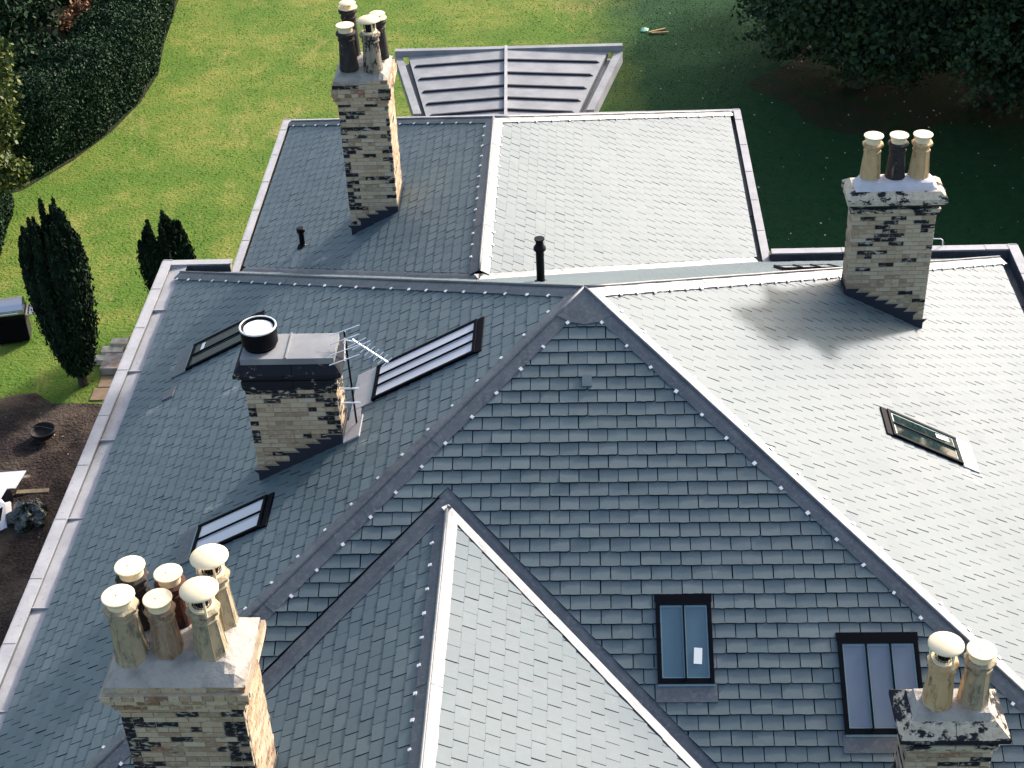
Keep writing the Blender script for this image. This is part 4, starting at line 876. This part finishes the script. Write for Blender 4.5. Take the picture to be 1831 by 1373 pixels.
# yellow-green tree at the left edge
tree('leafy_tree', 'sunlit yellow-green tree cut by the left edge above the yews', 'tree', -17.0, 20.6, 4.6, [(.3, -.2, -4.3, .75), (.75, -.9, -3.9, .6), (.2, .6, -3.3, .85), (.55, .2, -2.5, .75), (-.2, .9, -1.9, .9), (.9, 0, -4.4, .45), (-.6, -.3, -2.9, 1.0), (.35, 1.6, -2.6, .7), (-.3, -1.0, -4.2, .8), (.5, 1.2, -1.5, .6)], [M_LEAFY, M_LEAFY, M_LEAFD], 26000, .11, .12)
tree('conifer_tree', 'dark shadowy conifer in the top left corner behind the hedge', 'tree', -20.3, 36.5, 9.0, crown_blobs(10, 2.6, 2.6, G + 1.5, G + 7.5, 1.4, 2.0, 40), [M_YEW, M_HEDGE], 26000, .14)
tree('conifer_tree', 'dark conifer at the left edge beyond the yellow-green tree', 'tree', -20.0, 29.3, 8.0, crown_blobs(8, 2.2, 2.2, G + 1.5, G + 6.0, 1.3, 1.8, 43), [M_YEW, M_HEDGE], 20000, .14)
# clipped hedge following the lawn curve
path = [(-15.75, 43.0), (-15.75, 39.5), (-15.6, 36.0), (-15.45, 33.0), (-15.5, 30.4), (-15.9, 28.2), (-16.5, 26.3), (-17.1, 24.9)]
hd = empty('hedge', (-15.8, 32, G), label='dark green clipped hedge curving along the left edge of the lawn', cat='hedge')
def hedge_geo(path, wdt, hh, n, par, mats=(M_HEDGE, M_YEW)):
    pts = [Vector((a, b, 0)) for a, b in path]; dens = []
    V = []; F = []
    nrm_ = []
    for i in range(len(pts)):
        d = (pts[min(i + 1, len(pts) - 1)] - pts[max(i - 1, 0)]).normalized(); nrm_.append(Vector((d.y, -d.x, 0)))
    sec = [(-.5, 0), (-.5, .75), (-.34, .95), (0, 1.0), (.34, .95), (.5, .75), (.5, 0)]
    for i, p in enumerate(pts):
        for s_, z in sec: q = p + nrm_[i] * (s_ * (wdt - .25)); V.append((q.x, q.y, G + z * (hh - .12)))
    k = len(sec)
    for i in range(len(pts) - 1):
        for j in range(k - 1): F.append((i * k + j, i * k + j + 1, (i + 1) * k + j + 1, (i + 1) * k + j))
    F += [tuple(range(k)), tuple((len(pts) - 1) * k + j for j in range(k))]
    m_ = MB(); m_.add(V, F); m_.build('hedge_core', M_YEW, par)
    tt = rng.uniform(0, len(pts) - 1.001, n); ii = tt.astype(int); fr = tt - ii; ss = rng.uniform(0, k - 1.001, n); si = ss.astype(int); sf = ss - si
    PA = np.array([[*p] for p in pts]); NA = np.array([[*q] for q in nrm_]); SEC = np.array(sec)
    base = PA[ii] * (1 - fr[:, None]) + PA[ii + 1] * fr[:, None]; nn = NA[ii] * (1 - fr[:, None]) + NA[ii + 1] * fr[:, None]
    sec_ = SEC[si] * (1 - sf[:, None]) + SEC[si + 1] * sf[:, None]; wob = 1 + .05 * np.sin(tt * 5 + sec_[:, 1] * 4) + rng.normal(size=n) * .03
    C = base + nn * (sec_[:, 0:1] * wdt * wob[:, None]); C[:, 2] = G + sec_[:, 1] * hh * wob + rng.normal(size=n) * .02
    # rounded end
    bigmesh('foliage', leaves(C, .06, 1.8, up=.6), 4, list(mats), par, mi=rng.integers(0, 2, n))
hedge_geo([(-16.7, 44), (-16.5, 38), (-16.15, 34), (-15.85, 31.5), (-15.95, 29.3), (-16.4, 27.2), (-17.1, 25.4), (-18.2, 23.9)], 2.2, 2.3, 200000, hd)
hd2 = empty('hedge', (-17, 18, G), label='short dark hedge at the left edge behind the barbecue', cat='hedge'); hedge_geo([(-17.6, 22.2), (-17.2, 20.0), (-17.0, 18.2), (-17.1, 16.8)], 1.3, 1.3, 40000, hd2)
sh = tree('dry_shrub', 'brown dry shrub showing through a gap in the hedge', 'shrub', -17.5, 31.6, 2.0, [(0, 0, G + 1.9, .35), (.45, .8, G + 2.0, .35), (.2, .4, G + 1.9, .35)], [M_LEAFB], 2200, .10, .05)
# columnar yews
def yew(x, y, h, rmax, label, nsp, n, seed):
    t = empty('yew_tree', (x, y, G), label=label, cat='tree', group='columnar yews by the left wall'); q = random.Random(seed); trunk([(x, y, G - .1), (x, y, G + .6)], [.13, .10], t)
    C = []; m_ = MB()
    for k in range(nsp):
        th = q.uniform(0, 6.283); rr = rmax * math.sqrt(q.uniform(.25, 1)); top = h * (1 - .30 * (rr / rmax) ** 1.5) * q.uniform(.94, 1.0)
        p0 = np.array([x + .10 * math.cos(th), y + .10 * math.sin(th), G + .3]); p1 = np.array([x + rr * math.cos(th), y + rr * math.sin(th), G + h * .45]); p2 = np.array([x + rr * 1.02 * math.cos(th), y + rr * 1.02 * math.sin(th), G + top])
        u = np.sort(rng.uniform(0.02, 1, n // nsp)); c = ((1 - u) ** 2)[:, None] * p0 + (2 * u * (1 - u))[:, None] * p1 + (u ** 2)[:, None] * p2
        wdt = .20 * np.sin(np.pi * np.clip(u, 0, 1) ** .8) ** .6 * (1 - .55 * u) + .012; C.append(c + rng.normal(size=c.shape) * wdt[:, None] * np.array([.6, .6, .4]))
        m_.tube([p0, (p0 + p1) / 2, p1 * .5 + p2 * .5, p2 - np.array([0, 0, .25])], [.05, .13, .10, .02], 6)
    m_.build('limbs', M_YEW, t); C = np.concatenate(C); bigmesh('crown', leaves(C, .046, 2.6, up=2.2), 4, [M_YEW, M_HEDGE], t, mi=(rng.random(len(C)) < .18).astype(int))
yew(-12.38, 12.9, 5.65, .70, 'tall dark columnar yew beside the pale steps at left', 64, 150000, 3)
yew(-10.55, 15.6, 3.55, .62, 'shorter dark yew behind the back left corner of the roof', 48, 100000, 9)

# ---------------------------------------------------------------- garden items
bq = empty('barbecue', (-14.7, 15.0, G), label='steel-lidded black gas barbecue standing on the lawn at the left edge', cat='barbecue')
bq.rotation_euler = (0, 0, R(12))
def part(bm, name, m, par, **k): # local geometry built around the parent's origin
    WLs = WL[par.name]; o = bm.build(name, m, None, **k); c = WL[o.name]; o.parent = par; o.location = c; return o
m_ = MB(); m_.box(-.38, .38, -.27, .27, .06, .78); part(m_, 'cabinet', M_BLACK, bq)
m_ = MB(); m_.box(.385, .40, -.25, .25, .10, .74); part(m_, 'side_panel', M_RUST, bq)
m_ = MB(); m_.box(-.42, .42, -.31, .31, .78, .86); part(m_, 'firebox', M_PIPE, bq)
m_ = MB(); pr = [(-.28, .87), (-.27, 1.0), (-.18, 1.12), (-.04, 1.19), (.12, 1.18), (.24, 1.08), (.29, .87)]; V = [(-.40, a, b) for a, b in pr] + [(.40, a, b) for a, b in pr]; n = len(pr)
m_.add(V, [(i, i + 1, n + i + 1, n + i) for i in range(n - 1)], 0); m_.add(V, [tuple(range(n)), tuple(range(2 * n - 1, n - 1, -1))], 1); part(m_, 'lid', [M_STEEL, M_PIPE], bq)
m_ = MB(); m_.tube([(-.28, -.33, .95), (.28, -.33, .95)], .015, 8); part(m_, 'handle', M_STEEL, bq)
m_ = MB(); m_.box(.43, .72, -.25, .25, .80, .83); part(m_, 'side_shelf', M_STEEL, bq)
for k in range(4): m_ = MB(); m_.lathe(.50 + .0, -.18 + .12 * k, [(.025, .83), (.022, .86)], 12); part(m_, 'knob', M_PIPE, bq)
for sx in (-.33, .33):
    for sy in (-.22, .22): m_ = MB(); m_.tube([(sx - .015, sy, .045), (sx + .015, sy, .045)], .045, 12); part(m_, 'wheel', M_PIPE, bq)
fp = empty('fire_bowl', (-12.68, 10.55, G), label='round black metal fire bowl on legs on the bare soil', cat='fire bowl')
m_ = MB(); m_.lathe(-12.68, 10.55, [(.05, G + .16), (.20, G + .19), (.26, G + .27), (.285, G + .36), (.30, G + .37), (.275, G + .36), (.28, G + .28), (.18, G + .22), (.03, G + .20)], 28); m_.build('bowl', M_RUST, fp, smooth=True)
for k in range(3):
    th = -.4 + k * 2.094; m_ = MB(); m_.tube([(-12.68 + .16 * math.cos(th), 10.55 + .16 * math.sin(th), G + .2), (-12.68 + .34 * math.cos(th), 10.55 + .34 * math.sin(th), G + .16), (-12.68 + .44 * math.cos(th), 10.55 + .44 * math.sin(th), G)], .016, 6); m_.build('leg', M_RUST, fp)
m_ = MB(); m_.tube([(-12.68 + .29 * math.cos(k * .262), 10.55 + .29 * math.sin(k * .262), G + .38) for k in range(25)], .012, 6); m_.build('rim', M_RUST, fp)
m_ = MB(); m_.tube([(-12.95, 10.6, G + .42), (-12.68, 10.56, G + .46), (-12.38, 10.5, G + .42)], .012, 6); m_.build('handle', M_RUST, fp)
m_ = MB(); m_.tube([(-14.6, 10.95, G + .06), (-13.95, 10.80, G + .06), (-13.82, 10.74, G + .06), (-13.76, 10.62, G + .05)], .028, 8); o = m_.build('pipe_offcut', M_HOSE, None, label='short pale bent pipe lying on the soil at the left edge', cat='pipe')
# white unit on its side
wu = empty('white_cabinet', (-12.95, 8.1, G), label='broken white cabinet of loose panels lying on the soil at the left edge', cat='cabinet')
m_ = MB(); m_.obox((-13.9, 8.35, G + .30), (1.20, .10, .02), (.12, .50, .10), (0, 0, .02)); m_.build('top_panel', M_WHITE, wu)
m_ = MB(); m_.obox((-13.6, 7.75, G + .42), (.72, .02, 0), (.10, .55, .08), (0, 0, .02)); m_.build('side_panel', M_WHITE, wu)
m_ = MB(); m_.obox((-12.86, 7.82, G + .52), (.16, -.68, -.50), (.14, -.02, -.10), (.0, .30, -.20)); m_.build('door_panel', M_WHITE, wu)
m_ = MB(); m_.box(-13.7, -12.75, 7.45, 8.3, G + .02, G + .40); m_.build('carcass', M_BLACK, wu)
# bin bag
V = []; F = []; nu, nv = 28, 16
for j in range(nv + 1):
    ph = math.pi * j / nv
    for i in range(nu):
        th = 2 * math.pi * i / nu; r_ = 1 + .16 * math.sin(5 * th + 2 * ph) + .10 * math.sin(9 * th - 3 * ph) + random.uniform(-.07, .07); V.append((-12.2 + .40 * r_ * math.sin(ph) * math.cos(th), 7.62 + .42 * r_ * math.sin(ph) * math.sin(th), G + .24 + .26 * r_ * math.cos(ph)))
for j in range(nv):
    for i in range(nu): F.append((j * nu + i, (j + 1) * nu + i, (j + 1) * nu + (i + 1) % nu, j * nu + (i + 1) % nu))
m_ = MB(); m_.add(V, F); m_.build('bin_bag', M_BAG, None, label='shiny dark green bin bag slumped beside the white cabinet', cat='bin bag')
m_ = MB(); m_.obox((-12.75, 8.50, G + .04), (.72, .05, 0), (-.01, .13, 0), (0, 0, .10)); m_.build('timber_offcut', M_OLDW, None, label='short weathered timber offcut behind the white cabinet', cat='timber')
for (x, y, s_, lab) in ((-12.78, 9.02, .17, 'larger pinkish broken tile piece behind the white cabinet'), (-13.08, 8.95, .12, 'smaller pale rubble piece left of the pinkish tile')):
    m_ = MB(); m_.obox((x, y, G + .05), (s_, .03, 0), (-.02, s_ * .9, .02), (0, 0, .05)); m_.build('rubble_piece', M_CHIP, None, label=lab, cat='rubble')
# steps
st = empty('garden_steps', (-11.9, 13.9, G), label='pale stone steps beside the tall yew and the parapet', cat='steps')
for x, y, z, sx, sy in ((-12.0, 14.25, .30, .42, .26), (-12.2, 14.0, .22, .55, .28), (-12.35, 13.75, .14, .42, .25)):
    m_ = MB(); m_.box(x, x + sx, y, y + sy, G, G + z); m_.build('step', M_SLAB, st)
m_ = MB(); m_.box(-12.05, -11.2, 13.3, 13.99, G, G + .20); m_.build('side_block', M_CHIP, st)
for i, (x, y, sx, sy) in enumerate(((-12.0, 12.75, .6, .48), (-12.05, 12.2, .55, .5), (-11.4, 12.7, .5, .5), (-11.45, 12.15, .5, .5))):
    m_ = MB(); m_.box(x, x + sx, y, y + sy, G, G + .03 + .004 * i); m_.build('paving_slab', M_PAVE, None, label='brown paving slab on the ground between the tall yew and the parapet', cat='paving slab', group='paving slabs below the steps')
# planks and cloth on the far lawn
m_ = MB(); m_.obox((2.36, 33.88, G + .03), (.60, .30, 0), (-.03, .07, 0), (0, 0, .04)); m_.build('wooden_stake', M_WOOD, None, label='upper of two pale wooden stakes lying on the shaded lawn', cat='stake')
m_ = MB(); m_.obox((2.44, 33.82, G + .03), (.60, .05, 0), (-.01, .06, 0), (0, 0, .04)); m_.build('wooden_stake', M_WOOD, None, label='lower of two pale wooden stakes lying on the shaded lawn', cat='stake')
m_ = MB(); V = [(2.06, 34.12, .03), (2.16, 34.02, .05), (2.30, 34.06, .04), (2.36, 34.25, .05), (2.26, 34.38, .03), (2.14, 34.30, .07), (2.2, 34.2, .12)]; m_.add([(x, y, G + z) for x, y, z in V] + [(x, y, G + .01) for x, y, z in V[:6]], [(i, (i + 1) % 6, 6) for i in range(6)] + [(i, 7 + i, 7 + (i + 1) % 6, (i + 1) % 6) for i in range(6)]); m_.build('folded_cloth', M_GREENC, None, label='small mint green cloth left of the two wooden stakes', cat='cloth')
